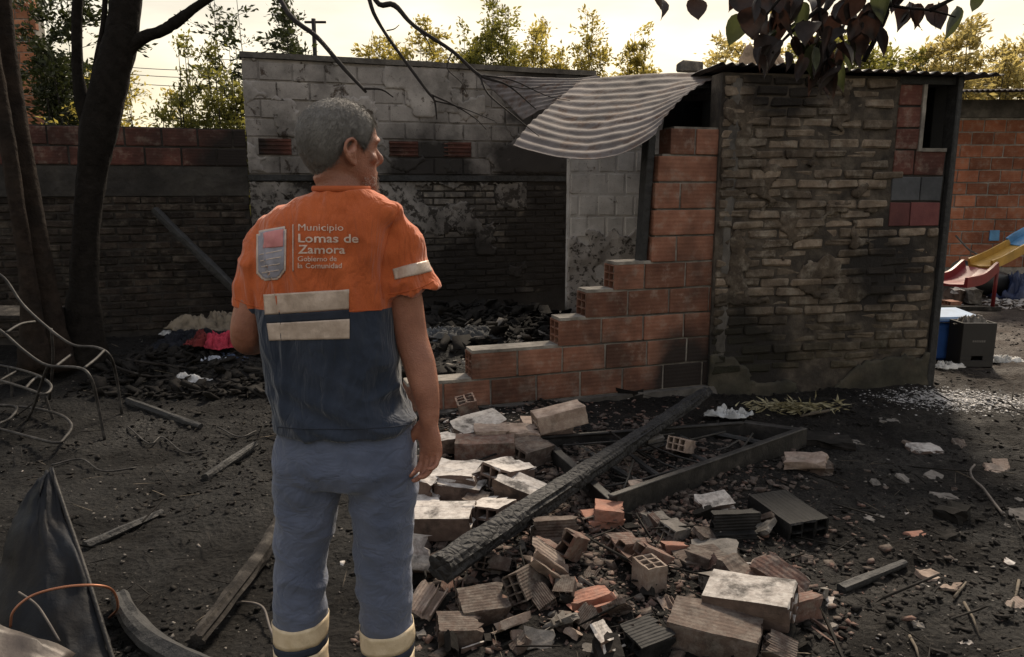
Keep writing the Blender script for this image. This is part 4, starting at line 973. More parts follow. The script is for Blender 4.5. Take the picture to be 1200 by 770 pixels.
for i in range(60):
    px = rr.uniform(940, 1200); py = rr.uniform(505, 768)
    mt = rr.choice((r_grey, r_grey, r_tan, r_brown, r_ash, r_pale))
    rubble(px, py, (rr.choice(('slab', 'lump')), i % 6), mt, (rr.uniform(-20, 20), rr.uniform(-20, 20), rr.uniform(0, 180)), 'small %s stone on the soil %s' % (TONE[mt.name], 'in front of the shack wall' if py < 560 else 'around the bent rod' if py < 640 and px > 1060 else 'right of the black grooved block' if py < 640 else 'at the lower right edge' if px > 1090 else 'right of the big brown brick'), 'stone', rr.uniform(.10, .26) if mt is r_pale else rr.uniform(.14, .45), group=G2)

by_label = {}
for px_, o_ in PIECES: by_label.setdefault(o_['label'], []).append((px_, o_))
ORD = ['leftmost', 'second from left', 'third from left', 'fourth from left', 'fifth from left', 'sixth from left']
for lb_, L_ in by_label.items():
    if len(L_) > 1:
        L_.sort(key=lambda t: t[0])
        for q_, (px_, o_) in enumerate(L_): o_['label'] = lb_ + ', ' + ('rightmost' if q_ == len(L_) - 1 else ORD[min(q_, 5)])

# ------------------------------------------------------------------ uncountable litter
BOXF = [(0, 1, 3, 2), (4, 6, 7, 5), (0, 4, 5, 1), (2, 3, 7, 6), (0, 2, 6, 4), (1, 5, 7, 3)]
BASE = np.array([(x, y, z) for x in (-.5, .5) for y in (-.5, .5) for z in (-.5, .5)])
def litter(name, label, n, mat, smin, smax, seed, region=None, aspect=(1, .7, .26), power=2.5, ymin=1.7, ymax=9.0, lift=.3, tiltmax=.6):
    rs = np.random.RandomState(seed); m = n * 4
    Y = ymin * (ymax / ymin) ** rs.uniform(0, 1, m) if region is None else None
    if region is None: X = rs.uniform(-1, 1, m) * (.75 * Y + .6)
    else: X, Y = region(rs, m)
    K = fbm(np.stack([X * 1.3, Y * 1.3, X * 0], -1), 3, seed) > -.25 + .5 * rs.uniform(-1, 1, m); X, Y = X[K][:n], Y[K][:n]; n = len(X)
    S = smin * (smax / smin) ** (rs.uniform(0, 1, n) ** power)
    V = BASE[None] * np.array(aspect) + rs.uniform(-.22, .22, (n, 8, 3)) * np.array(aspect)
    V = V * S[:, None, None]
    az = rs.uniform(0, 2 * np.pi, n); tl = rs.uniform(-tiltmax, tiltmax, n); c, s = np.cos(tl)[:, None], np.sin(tl)[:, None]
    x, y, z = V[..., 0], V[..., 1], V[..., 2]; x, z = x * c - z * s, x * s + z * c
    c, s = np.cos(az)[:, None], np.sin(az)[:, None]; x, y = x * c - y * s, x * s + y * c
    V = np.stack([x + X[:, None], y + Y[:, None], z + (gh_np(X, Y) + S * lift * aspect[2])[:, None]], -1)
    o = obj(name, quads_np(name, V, n, BOXF), mat); tag(o, label, None, None, 'stuff'); return o
litter('ash_crumbs', 'black crumbs of ash and soil over the whole yard', 30000, r_ash, .005, .035, 1)
litter('grey_crumbs', 'grey mortar crumbs strewn over the yard', 4600, r_grey, .004, .017, 2)
litter('pale_chips', 'tiny pale chips of lime strewn over the yard', 420, r_pale, .004, .013, 3)
def heap(rs, m):
    x = rs.normal(.3, .55, m); return np.where(x < -.55, .3 - x, x), rs.normal(3.7, .8, m)
litter('brick_crumbs', 'brick crumbs filling the gaps of the rubble heap', 4200, r_red, .006, .042, 4, heap)
litter('smoked_crumbs', 'smoked brick crumbs filling the gaps of the rubble heap', 7000, r_brown, .006, .055, 5, heap, power=2.2)
litter('lime_crumbs', 'pale lime crumbs in the rubble heap', 500, r_pale, .006, .035, 6, lambda rs, m: (rs.normal(-.1, .4, m), rs.normal(4.2, .6, m)))
def room(rs, m): return rs.uniform(-1.6, 1.0, m), rs.uniform(5.6, 8.4, m)
litter('burnt_junk', 'burnt junk and black flakes heaped inside the roofless room', 2600, r_ash, .03, .20, 7, room, (1, .7, .12), 1.6, lift=.8, tiltmax=.9)
litter('pale_ash_flakes', 'pale burnt paper flakes inside the roofless room', 150, r_grey, .03, .15, 8, lambda rs, m: (rs.normal(-.55, .45, m), rs.normal(6.7, .5, m)), (1, .6, .06), 1.4, lift=2.0, tiltmax=1.0)
def foot(rs, m): return rs.uniform(-3.4, -1.2, m), rs.uniform(5.6, 8.0, m)
litter('burnt_litter', 'burnt litter heaped along the foot of the boundary wall', 1800, r_ash, .03, .16, 9, foot, (1, .5, .15), 1.6, lift=.7, tiltmax=.8)
m_straw = m_basic('dry_stalk', (.05, .040, .030), (.14, .115, .085), 20, .9, .3, .002, vary=0)
litter('dry_stalks', 'thin dry stalks and twigs scattered on the soil', 320, m_straw, .04, .18, 10, None, (1, .022, .022), 1.4, lift=14, tiltmax=.25)
litter('black_twigs', 'thin burnt twigs scattered on the soil', 380, r_ash, .06, .30, 11, None, (1, .03, .03), 1.5, lift=10, tiltmax=.2)
m_whiteash = m_basic('glare_white', (.30, .29, .285), (.62, .60, .59), 30, .85, .5, .004, vary=0)  # white colour stands in for the glare off wet ground
litter('glare_flakes', 'white flakes painting in wet glare in front of the shack corner', 7000, m_whiteash, .004, .018, 12, lambda rs, m: (np.array([gnd(1130, 470).x]) + rs.normal(0, .28, m), gnd(1130, 470).y + rs.normal(0, .15, m)), (1, .8, .12), 1.8, tiltmax=.15)
m_weed = leaf_material('yellow_weed', (.20, .175, .10), (.34, .30, .19), .3, (.2, .18, .08))

# ================================================================== CHARRED TIMBER, FRAME, CHAIRS, METAL
def beam_me(name, a, b, ra, rb, seed=0, n=48, m=16, amp=.012, bend=0.0, sq=.75):
    """alligator-charred square timber: deep cracks along and across the grain"""
    a, b = Vector(a), Vector(b); t = (b - a).normalized(); side = t.cross(Vector((0, 0, 1))).normalized(); up = side.cross(t)
    V, Fc = [], []; P = []
    for i in range(n):
        s = i / (n - 1)
        for k in range(m):
            w = 2 * math.pi * k / m; c, d = math.cos(w), math.sin(w)
            c2 = math.copysign(abs(c) ** sq, c); d2 = math.copysign(abs(d) ** sq, d)
            r = ra + (rb - ra) * s; P.append((s * (b - a).length * 5, k * 1.7, seed)); V.append((s, c2 * r, d2 * r * .9))
    P = np.array(P); d = 1 - np.abs(fbm(P * (.22, 1, 1), 3, seed)) * 2.4; e = fbm(P * (2.2, .9, 1), 2, seed + 4) * .55
    out = []
    for (s, x, y), dd, ee in zip(V, d, e):
        L = math.hypot(x, y) or 1; k = 1 + (amp * (dd * .6 + ee * .7)) / L
        out.append(a + (b - a) * s + side * (x * k + bend * math.sin(math.pi * s)) + up * (y * k))
    for i in range(n - 1):
        for k in range(m): k2 = (k + 1) % m; Fc.append((i * m + k, i * m + k2, (i + 1) * m + k2, (i + 1) * m + k))
    Fc += [tuple(range(m))[::-1], tuple((n - 1) * m + k for k in range(m))]
    return mesh_np(name, out, Fc)
def char_beam_material():
    t = NT('alligator_char')
    h = t.math('ADD', t.voro(26, t.map(t.pos, (1, 1, 1)), 'DISTANCE_TO_EDGE'), t.math('MULTIPLY', t.noise(60, 5), .3))
    col = t.ramp(t.noise(16, 6), [(.3, (.006, .006, .0065)), (.72, (.026, .025, .026))])
    col = t.mix(t.ramp(t.noise(5, 6, rough=.7), [(.54, 0), (.72, .45)]), col, (.09, .087, .084))
    return t.fin(col, .72, t.bump(h, 1.0, .025), spec=.3)
m_beam = char_beam_material()
a = on_ground(520, 664, .15); b = at(829, 459, 5.12)
dirn = (b - a).normalized()
tag(obj('charred_beam', beam_me('charred_beam', a - dirn * .02, b, .056, .034, 3, 200, 22, .011), m_beam), 'long charred black beam lying diagonally across the frame and rubble', 'beam')
# the collapsed frame
def bar(root, name, p, q, w, h, mat, seed=0):
    p, q = Vector(p), Vector(q); L = (q - p).length; me = box_me(name, L, w, h, .004, .003, seed, -w / 2)
    yaw = math.atan2(q.y - p.y, q.x - p.x); pit = -math.asin((q.z - p.z) / L)
    return obj(name, me, mat, root, (p + q) / 2, (0, pit, yaw))
m_frame = m_basic('scorched_frame', (.007, .0068, .0065), (.018, .0165, .0155), 9, .6, .6, .006, vary=.2, soot=.5, sscale=5, spec=.3, c3=(.055, .049, .044))
def gz(px, py, dz): p = on_ground(px, py, dz); return p
P1 = gz(718, 594, .055); P2 = gz(942, 512, .07); P3 = gz(872, 502, .05); P4 = gz(636, 520, .045)
fr_ = thing('bed_frame', 'charred rectangular bed frame lying broken under the long beam', 'frame', (P1 + P2) / 2 - Vector((0, 0, .1)))
for k, (p, q, w, h) in enumerate(((P1, P2, .05, .12), (P2, P3, .05, .10), (P4, P3, .05, .085), (P4, P1, .045, .075))):
    bb = bar(fr_, 'rail', p, q, w, h, m_frame, k)
    if k in (0, 2): bar(bb, 'lip', p + Vector((-.02, -.03, h * .52 + .004)), q + Vector((-.02, -.03, h * .52 + .004)), .035, .016, m_frame, k + 9)
for (x0, y0, x1, y1) in ((690, 560, 752, 508), (712, 556, 770, 566), (748, 528, 812, 556), (756, 520, 830, 545), (700, 530, 800, 512), (668, 545, 690, 576), (860, 535, 882, 508), (840, 528, 865, 516), (660, 522, 790, 508), (655, 530, 705, 580), (700, 572, 800, 548), (770, 560, 905, 515), (680, 540, 850, 506), (730, 575, 742, 540)):
    p, q = gz(x0, y0, .06), gz(x1, y1, .07); obj('rod', tube_me('rod', [p, (p + q) / 2 + Vector((0, 0, -.012)), q], .006, 6), m_frame, fr_)
for k_ in range(5):
    s_ = .14 + k_ * .17; p_ = P4.lerp(P3, s_) + Vector((0, .0, -.012)); q_ = P1.lerp(P2, min(.97, s_ + .04 * (-1) ** k_)) + Vector((0, .0, -.02 - .01 * (k_ % 2)))
    if k_ == 3: q_ = p_.lerp(q_, .55) + Vector((0, 0, -.03))
    obj('slat', beam_me('slat', p_, q_, .020, .017, 60 + k_, 26, 8, .005), m_char, fr_)
# chairs burnt to their tubes
m_tube = m_basic('scorched_steel_tube', (.014, .013, .0125), (.036, .033, .031), 18, .65, .3, .003, vary=0, soot=.7, sscale=7, spec=.3, metal=.2, c3=(.10, .093, .087))
def tubes(root, lst, r=.0095):
    for nm, P in lst:
        cp = curve_pts([at(*p) for p in P], 5); obj(nm, tube_me(nm, cp, r, 8), m_tube, root)
ch1 = thing('chair_frame', 'burnt metal chair frame standing at the left, stripped to bare tubes', 'chair', on_ground(125, 515))
gA = on_ground(143, 486); gB = on_ground(123, 516)
tubes(ch1, [('side_tube', [(-25, 310, 5.35), (4, 325, 5.35), (26, 356, 5.3), (56, 384, 5.25), (85, 404, 5.2), (112, 407, 5.15), (128, 416, 5.1), (136, 440, gA.y), (143, 487, gA.y)]),
            ('side_tube', [(-30, 372, 4.95), (0, 387, 4.9), (28, 411, 4.88), (55, 428, 4.85), (92, 431, 4.8), (106, 442, 4.75), (114, 470, gB.y), (123, 517, gB.y)]),
            ('cross_bar', [(7, 390, 4.9), (24, 380, 5.1), (41, 377, 5.25)]), ('cross_bar', [(66, 429, 4.85), (75, 422, 5.0), (83, 416, 5.15)]), ('cross_bar', [(98, 432, 4.8), (112, 421, 4.95), (122, 411, 5.1)]),
            ('leg', [(56, 429, 4.85), (50, 445, 4.95), (40, 475, 5.05), (31, 494, 5.1)]), ('leg', [(60, 385, 5.25), (62, 420, 5.3), (58, 468, 5.45)])])
ch2 = thing('fallen_chair_frame', 'second burnt chair frame fallen flat under the standing one', 'chair', on_ground(60, 510))
def flat(lst, dz): return [tuple((lambda p: (x, y, p.y))(on_ground(x, y, dz))) for x, y in lst]
tubes(ch2, [('side_tube', flat([(-30, 498), (0, 503), (35, 512), (66, 519), (76, 513), (84, 499), (72, 487), (44, 479), (10, 476), (-30, 474)], .05)), ('cross_bar', flat([(-20, 476), (6, 475), (20, 478), (12, 490), (-2, 497)], .07))])
# a bent panel, a crumpled sheet, wires
m_panel = m_basic('scorched_panel', (.006, .0065, .008), (.020, .023, .029), 5, .6, .6, .010, bscale=14, vary=0, soot=.7, sscale=4, spec=.12, metal=0.0)
def thick_grid(name, C, nu, nv, mat, thick, wob, seed, parent):
    U, Vv = np.meshgrid(np.linspace(0, 1, nu), np.linspace(0, 1, nv)); U = U.ravel(); Vv = Vv.ravel(); P = patch(C, U, Vv)
    P = P + wob * np.stack([fbm(np.stack([U * 4, Vv * 4, U * 0 + q], -1), 4, seed + q) for q in range(3)], -1)
    me = mesh_np(name, P, [(j * nu + i, j * nu + i + 1, (j + 1) * nu + i + 1, (j + 1) * nu + i) for j in range(nv - 1) for i in range(nu - 1)], True)
    return obj(name, baked(me, [('SOLIDIFY', dict(thickness=thick, offset=0.0))], name), mat, parent)
pn = thing('metal_panel', 'dark bent sheet-metal panel leaning up at the bottom left corner', 'panel', on_ground(70, 740))
thick_grid('sheet', [[at(50, 560, 2.85), at(55, 555, 2.86), at(60, 551, 2.87)], [at(-10, 668, 2.65), at(48, 672, 2.55), at(97, 662, 2.62)], [at(-45, 790, 2.45), at(45, 800, 2.3), at(136, 785, 2.36)]], 30, 36, m_panel, .004, .020, 3, pn)
obj('rim', tube_me('rim', curve_pts([at(60, 550, 2.87), at(79, 606, 2.74), at(98, 662, 2.61), at(118, 726, 2.47), at(137, 788, 2.355)], 6), .008, 7), m_frame, pn)
ch3 = thing('tangled_chair_frame', 'third chair frame, a dark tangle of tubes behind the standing one at the left edge', 'chair', on_ground(20, 450))
tubes(ch3, [('side_tube', flat([(-30, 440), (0, 446), (30, 455), (52, 462), (60, 452), (44, 440), (10, 430), (-30, 424)], .22)), ('leg', [(10, 430, 5.6), (14, 455, 5.6), (12, 478, 5.6)]), ('leg', [(52, 462, 5.1), (60, 485, 5.1), (66, 500, 5.1)]), ('cross_bar', flat([(0, 446), (14, 438), (24, 433)], .22)), ('cross_bar', flat([(30, 455), (38, 446), (46, 441)], .22))])
for i_, (lst_, lb_) in enumerate((([(150, 500), (175, 520), (190, 512), (215, 530), (240, 528)], 'thin black wire curling on the soil right of the chair frames'), ([(60, 545), (95, 538), (120, 552), (160, 548)], 'thin black wire above the tip of the leaning panel'), ([(255, 500), (280, 512), (300, 505)], 'short black wire left of the man at knee height'))):
    tag(obj('burnt_wire', tube_me('burnt_wire', curve_pts([tuple(on_ground(x, y, .02)) for x, y in lst_], 6), .005, 6), m_tube), lb_, 'wire', 'wires on the left ground')
for i_, (x0, y0, x1, y1, w_, lb_) in enumerate(((150, 470, 235, 500, .028, 'flat charred lath on the soil below the clothes heap'), (240, 560, 300, 520, .024, 'charred stick left of the man pointing at the log'), (100, 640, 190, 600, .022, 'charred lath right of the leaning panel'), (985, 690, 1060, 660, .022, 'charred lath on the soil right of the big brown brick'))):
    tag(obj('charred_lath', beam_me('charred_lath', on_ground(x0, y0, w_ * .5), on_ground(x1, y1, w_ * .5), w_, w_ * .7, 30 + i_, 40, 10, .006), m_char), lb_, 'lath', 'charred laths on the soil')
pn2 = thing('crumpled_sheet', 'brownish crumpled metal sheet in the bottom left corner before the bent panel', 'sheet', on_ground(20, 766))
m_rustp = m_basic('rusty_panel', (.028, .022, .019), (.075, .058, .050), 6, .5, .3, .005, vary=0, soot=.5, sscale=4, metal=.3, spec=.4)
thick_grid('sheet', [[at(-60, 712, 2.2), at(10, 735, 2.2), at(84, 768, 2.2)], [at(-60, 760, 2.1), at(0, 780, 2.08), at(60, 795, 2.08)], [at(-60, 820, 2.0), at(0, 830, 2.0), at(50, 830, 2.02)]], 16, 12, m_rustp, .004, .012, 8, pn2)
m_copper = m_basic('copper_wire', (.22, .085, .045), (.34, .15, .085), 12, .45, .2, .002, vary=0, metal=.5)
m_cable = m_basic('melted_cable', (.05, .042, .038), (.13, .11, .095), 12, .7, .2, .002, vary=0)
tag(obj('copper_wire', tube_me('copper_wire', curve_pts([at(12, 735, 2.35), at(16, 716, 2.36), at(38, 698, 2.4), at(75, 688, 2.42), at(112, 686, 2.45), at(132, 692, 2.5), at(138, 712, 2.55), tuple(on_ground(128, 724))], 6), .0045, 6), m_copper), 'thin orange copper wire arching over the bent panel', 'wire')
tag(obj('thin_cable', tube_me('thin_cable', curve_pts([at(22, 694, 2.45), at(42, 708, 2.4), at(56, 728, 2.35), at(70, 752, 2.3)], 6), .004, 6), m_cable), 'short grey cable crossing under the copper wire', 'cable')
tag(obj('loose_cable', tube_me('loose_cable', curve_pts([tuple(on_ground(x, y, .03 if 0 < i < 7 else .005)) for i, (x, y) in enumerate(((222, 752), (240, 732), (258, 722), (272, 708), (290, 706), (308, 712), (316, 735), (326, 760), (330, 790)))], 6), .005, 6), m_cable), 'pale looping cable on the soil left of the man\'s leg', 'cable')
# logs and planks
m_log = m_basic('burnt_log', (.007, .0062, .0056), (.026, .0225, .020), 12, .9, 1.0, .014, bscale=26, vary=0, soot=.6, sscale=5, spec=.15, c3=(.085, .076, .066))
la, lb = on_ground(228, 752, .05), on_ground(352, 556, .05)
tag(obj('burnt_log', beam_me('burnt_log', la, lb, .030, .042, 8, 140, 18, .010, .05, 1.05), m_log), 'grey burnt log lying on the soil left of the man\'s legs', 'log')
tag(obj('burnt_log', beam_me('burnt_log', on_ground(250, 790, .03), on_ground(140, 700, .03), .05, .03, 11, 40, 12, .010, -.05, 1.0), m_char), 'black crooked root running from the panel to the bottom edge', 'log')
pa, pb = on_ground(275, 352), BW.pt(-1.25, -.05, 0)
pt_ = at(181, 246, 7.9)
tag(obj('leaning_plank', beam_me('leaning_plank', at(292, 356, 7.7), pt_, .05, .045, 12, 30, 10, .008), m_char), 'charred plank leaning against the boundary wall', 'plank')
tag(obj('grey_board', box_me('grey_board', .9, .32, .03, .004, .006, 4), m_log, None, at(-14, 372, 6.0), (R(6), R(2), .1)), 'grey board resting behind the standing chair frame at the left edge', 'board')
tag(obj('flat_plank', box_me('flat_plank', .95, .12, .03, .004, .006, 6), m_log, None, on_ground(135, 370, .02), (0, 0, .05)), 'thin grey plank lying on the litter below the boundary wall', 'plank')
for i, (lst, lab) in enumerate((([(118, 346), (130, 358), (148, 366), (162, 372), (205, 382)], 'dry branch lying by the trunk of the bare tree'), ([(148, 342), (158, 356), (166, 366)], 'short forked twig standing by the bare tree'), ([(140, 420), (165, 424), (195, 428), (230, 432)], 'curved stick below the clothes heap'), ([(100, 395), (128, 425), (170, 440), (205, 440)], 'long bent stick right of the standing chair frame'))):
    cp = curve_pts([tuple(on_ground(x, y, .06 if k else .01)) for k, (x, y) in enumerate(lst)], 5)
    tag(obj('dry_stick', tube_me('dry_stick', cp, list(np.linspace(.014, .006, len(cp))), 6, jag=.15, seed=i), m_log), lab, 'stick', 'sticks on the left ground')
cp = curve_pts([tuple(on_ground(x, y, .02)) for x, y in ((1142, 545), (1137, 552), (1141, 562), (1152, 572), (1164, 588), (1175, 602))], 5)
tag(obj('bent_rod', tube_me('bent_rod', cp, .007, 6), m_cable), 'thin hooked metal rod lying on the soil at the right', 'rod')
for i, ((x0, y0, x1, y1), lab) in enumerate((((1130, 706, 1148, 745), 'straight pale stick below the white chip at the lower right'), ((1194, 680, 1186, 712), 'short pale stick at the right edge'), ((1066, 745, 1078, 775), 'short stick at the bottom right edge'), ((1118, 700, 1132, 682), 'tiny twig right of the small white chip'))):
    p, q = on_ground(x0, y0, .012), on_ground(x1, y1, .012); tag(obj('pale_stick', tube_me('pale_stick', [p, (p + q) / 2 + Vector((.004, 0, .004)), q], [.006, .005, .003], 6), m_straw), lab, 'stick', 'sticks on the right ground')
# ------------------------------------------------------------------ cloth heaps
def cloth_mat(name, c, rough=.9):
    t = NT(name); col = t.mix(t.ramp(t.noise(7, 6), [(.45, 0), (.68, .8)]), c, tuple(x * .18 for x in c))
    return t.fin(col, rough, t.bump(t.noise(160, 3), .25, .002), spec=.2)
def heap_me(name, rx, ry, h, seed, frq=13.0, n=84):
    """crumpled cloth: a mound of sharp folds with a ragged hem"""
    V, Fc = [], []; m = 26
    th = np.linspace(0, 2 * np.pi, n, endpoint=False); A = []
    for j in range(m + 1):
        for k in range(n): A.append((j / m, th[k]))
    A = np.array(A); r, t = A[:, 0], A[:, 1]
    edge = 1 + .35 * fbm(np.stack([np.cos(t) * 1.6, np.sin(t) * 1.6, t * 0 + seed], -1), 3, seed)
    x = r * np.cos(t) * rx * edge; y = r * np.sin(t) * ry * edge
    f = fbm(np.stack([x * frq, y * frq, x * 0 + seed], -1), 4, seed + 3)
    f2 = fbm(np.stack([x * frq * 2.3 + f, y * frq * 2.3, x * 0 + seed], -1), 3, seed + 5)
    z = h * (1 - r ** 2) * (.45 + .45 * f) + h * (1 - np.abs(f) * 2.2) * (1 - r ** 5) * .45 + h * .30 * (1 - np.abs(f2) * 2) * (1 - r ** 6); z = np.maximum(z, .004 + .01 * np.abs(f2))
    q = fbm(np.stack([x * frq * 1.7, y * frq * 1.7, z * 9 + seed], -1), 3, seed + 7); x = x + .03 * q * rx * 4 * r; y = y + .025 * f * ry * 3 * r
    V = np.stack([x, y, z], -1)
    Fc = [(j * n + k, j * n + (k + 1) % n, (j + 1) * n + (k + 1) % n, (j + 1) * n + k) for j in range(m) for k in range(n)]
    me = mesh_np(name, V, Fc, True); return baked(me, [('SOLIDIFY', dict(thickness=.006, offset=-1.0))], name)
def cloth(name, px, py, rx, ry, h, col, label, seed, lift=-.005, cat='cloth', rz=0.0, frq=13.0, grp=None):
    p = on_ground(px, py); return tag(obj(name, heap_me(name, rx, ry, h, seed, frq), col if not isinstance(col, tuple) else cloth_mat(name + '_cloth_%d' % seed, col), None, (p.x, p.y, p.z + lift), (0, 0, rz)), label, cat, grp)
cloth('dark_garment', 232, 408, .42, .3, .16, (.010, .011, .016), 'black scorched garment at the bottom of the clothes heap', 1)
cloth('beige_garment', 252, 396, .38, .2, .17, (.20, .165, .125), 'beige crumpled garment on top of the clothes heap', 2, .10, frq=7.0)
cloth('pink_garment', 262, 412, .22, .14, .13, (.36, .035, .060), 'crimson pink cloth under the beige garment', 3, .04)
cloth('maroon_garment', 238, 411, .16, .10, .12, (.13, .022, .022), 'dark red cloth left of the pink cloth', 4, .05)
cloth('blue_garment', 268, 428, .34, .16, .10, (.045, .06, .10), 'dark blue jeans cloth below the pink cloth', 5)
cloth('pale_cloth', 252, 434, .20, .10, .09, (.42, .44, .50), 'pale bluish cloth below the clothes heap', 6, .02)
cloth('white_rag', 224, 446, .14, .09, .07, (.62, .61, .60), 'white rag lying nearest, below the clothes heap', 7)
cloth('white_paper', 196, 396, .09, .06, .05, (.5, .5, .5), 'small white scrap left of the clothes heap', 8, .03)
cloth('blue_paper', 262, 350, .13, .05, .03, (.45, .50, .58), 'pale blue scrap above the clothes heap', 9, .05)
cloth('grey_rag', 545, 395, .34, .2, .09, (.06, .06, .06), 'grey burnt rag inside the roofless room, left side', 10, .0)
cloth('ash_rag', 580, 375, .25, .16, .12, (.10, .097, .094), 'pale grey burnt rag inside the roofless room, right side', 11, .0)
cloth('ash_rag', 515, 402, .2, .16, .13, (.09, .097, .108), 'bluish grey burnt rag just beside the man\'s right elbow', 12, .0)
cloth('white_bag', 858, 490, .17, .09, .09, (.46, .46, .45), 'crumpled white plastic bag behind the charred frame', 13, .02)
cloth('white_plastic', 1170, 424, .28, .07, .06, (.55, .53, .50), 'white plastic sheeting right of the dark crate', 14)
cloth('white_plastic', 1108, 431, .16, .06, .06, (.55, .53, .50), 'white plastic sheeting left of the dark crate', 15)
wd = on_ground(925, 482); rs = np.random.RandomState(4); n = 260
C = np.stack([wd.x + rs.normal(0, .17, n), wd.y + rs.normal(0, .05, n), wd.z + .01 + rs.uniform(0, .05, n)], -1)
wroot = thing('weed_tuft', 'yellowish trampled weed at the foot of the old brick wall', 'weed', wd)
obj('blade', leaves_me('blade', C, rs.normal(size=(n, 3)) * (1, .5, .25), rs.uniform(.04, .11, n), rs, .2), m_weed, wroot)
tag(obj('pale_stick', tube_me('pale_stick', [on_ground(938, 488, .01), on_ground(955, 484, .03), on_ground(972, 481, .04)], [.008, .012, .01], 7), m_straw), 'thick pale stick right of the yellow weed', 'stick', 'sticks on the right ground')

# ================================================================== THINGS IN THE RIGHT-HAND YARD
def plain(name, c, rough=.45, v=.0): return m_basic(name, tuple(x * .8 for x in c), c, 9, rough, .15, .002, vary=v, soot=.25, sscale=6)
m_crate = plain('dark_crate_plastic', (.030, .027, .025), .6); m_blue = plain('blue_plastic', (.035, .11, .36)); m_whitep = plain('white_plastic_lid', (.22, .33, .50)); m_redp = plain('red_plastic', (.20, .018, .020)); m_yel = plain('yellow_plastic', (.48, .27, .05)); m_lblue = plain('light_blue_plastic', (.10, .26, .45)); m_navy = plain('navy_sheet', (.018, .028, .075)); m_blk = plain('black_plastic', (.012, .012, .012))
m_mark = plain('faded_lettering', (.17, .155, .14), .8)
cb = on_ground(1143, 430); W_, H_, D_ = .30, .40, .20
cr = thing('dark_crate', 'dark upright plastic crate filled with scraps beside the shack corner', 'crate', cb)
for nm, x0, x1, y0, y1, z0, z1 in (('front', -W_ / 2, W_ / 2, -.008, .008, .10, H_), ('front', -W_ / 2, -.05, -.008, .008, .06, .0995), ('front', .05, W_ / 2, -.008, .008, .06, .0995), ('front', -W_ / 2, W_ / 2, -.008, .008, 0, .0595), ('back', -W_ / 2, W_ / 2, D_, D_ + .015, 0, H_), ('side', -W_ / 2, -W_ / 2 + .012, .009, D_ - .001, 0, H_), ('side', W_ / 2 - .012, W_ / 2, .009, D_ - .001, 0, H_), ('base', -W_ / 2 + .013, W_ / 2 - .013, .009, D_ - .001, .01, .03)):
    me = box_me(nm, x1 - x0, y1 - y0, z1 - z0, .003, 0, 1); obj(nm, me, m_crate, cr, (cb.x + (x0 + x1) / 2, cb.y + y0, cb.z + (z0 + z1) / 2), (0, 0, 0))
for k in range(7): obj('mark', box_me('mark', .011, .003, .018, 0), m_mark, cr, (cb.x - .05 + k * .017, cb.y - .0105, cb.z + .235))
tag(obj('crate_scraps', heap_me('crate_scraps', .125, .085, .09, 21, 16.0), r_grey, None, (cb.x, cb.y + .105, cb.z + .36)), 'grey scraps heaped in the dark crate', 'scraps')
ck = at(1117, 395, 6.98); ck = Vector((ck.x, 6.98, gh(ck.x, 6.98)))
ckr = thing('blue_cooler', 'blue cool box with a pale lid behind the dark crate', 'cool box', ck)
obj('body', box_me('body', .40, .30, .35, .025, .0, 1), m_blue, ckr, (ck.x, ck.y, ck.z + .175))
ld = obj('lid', box_me('lid', .46, .38, .05, .015, .0, 1), m_whitep, ckr, (ck.x + .02, ck.y - .03, ck.z + .39), (R(5), 0, .1)); obj('band', box_me('band', .465, .385, .012, .004, 0, 1), m_blue, ld, (ck.x + .02, ck.y - .0325, ck.z + .378), (R(5), 0, .1))
# toy slide: red run-out, yellow chute, blue top
Ys = 9.6
sl = thing('toy_slide', 'toy slide with a red run-out, yellow chute and blue top in the yard', 'toy', on_ground(1135, 352))
def chute(name, A, Rw, mat, wall=.07):
    cp = curve_pts(A, 6); V, Fc = [], []
    prof = [(-1, 1), (-.85, 1), (-.8, .15), (0, 0), (.8, .15), (.85, 1), (1, 1), (1, -.25), (-1, -.25)]; n = len(prof)
    for i, p in enumerate(cp):
        t = (cp[min(i + 1, len(cp) - 1)] - cp[max(i - 1, 0)]).normalized(); a = t.cross(Vector((0, 0, 1))).normalized(); b = a.cross(t)
        for x, y in prof: V.append(p + a * x * Rw + b * y * wall)
    for i in range(len(cp) - 1):
        for k in range(n): k2 = (k + 1) % n; Fc.append((i * n + k, i * n + k2, (i + 1) * n + k2, (i + 1) * n + k))
    Fc += [tuple(range(n))[::-1], tuple((len(cp) - 1) * n + k for k in range(n))]
    obj(name, mesh_np(name, V, Fc), mat, sl)
chute('run_out', [at(1112, 333, 9.3), at(1132, 328, 9.5), at(1149, 314, 9.7)], .22, m_redp, .10)
chute('chute', [at(1149, 312, 9.7), at(1168, 304, 9.8), at(1196, 289, 9.9)], .17, m_yel, .09)
chute('top', [at(1196, 288, 9.9), at(1206, 281, 9.95), at(1222, 272, 10.0)], .18, m_lblue, .10)
for q_ in (0, 1): obj('support', tube_me('support', [at(1170 + 45 * q_, 306 - 20 * q_, 9.85), Vector((at(1172 + 45 * q_, 306, 9.85).x, 9.9, 0))], .025, 7), m_redp, sl)
b_ = on_ground(1165, 350); tb = thing('black_tub', 'black tub lying under the toy slide', 'tub', b_)
obj('body', tube_me('body', [(b_.x - .4, b_.y + .3, .28), (b_.x - .37, b_.y + .3, .28), (b_.x + .25, b_.y + .25, .18), (b_.x + .27, b_.y + .25, .18)], [.24, .26, .17, .15], 14), m_blk, tb)
b_ = on_ground(1192, 348); cloth('blue_tarp', 1192, 349, .38, .3, .34, m_navy, 'dark blue tarpaulin bundle at the right edge of the yard', 31, 0, 'tarpaulin', 0, 4.0)
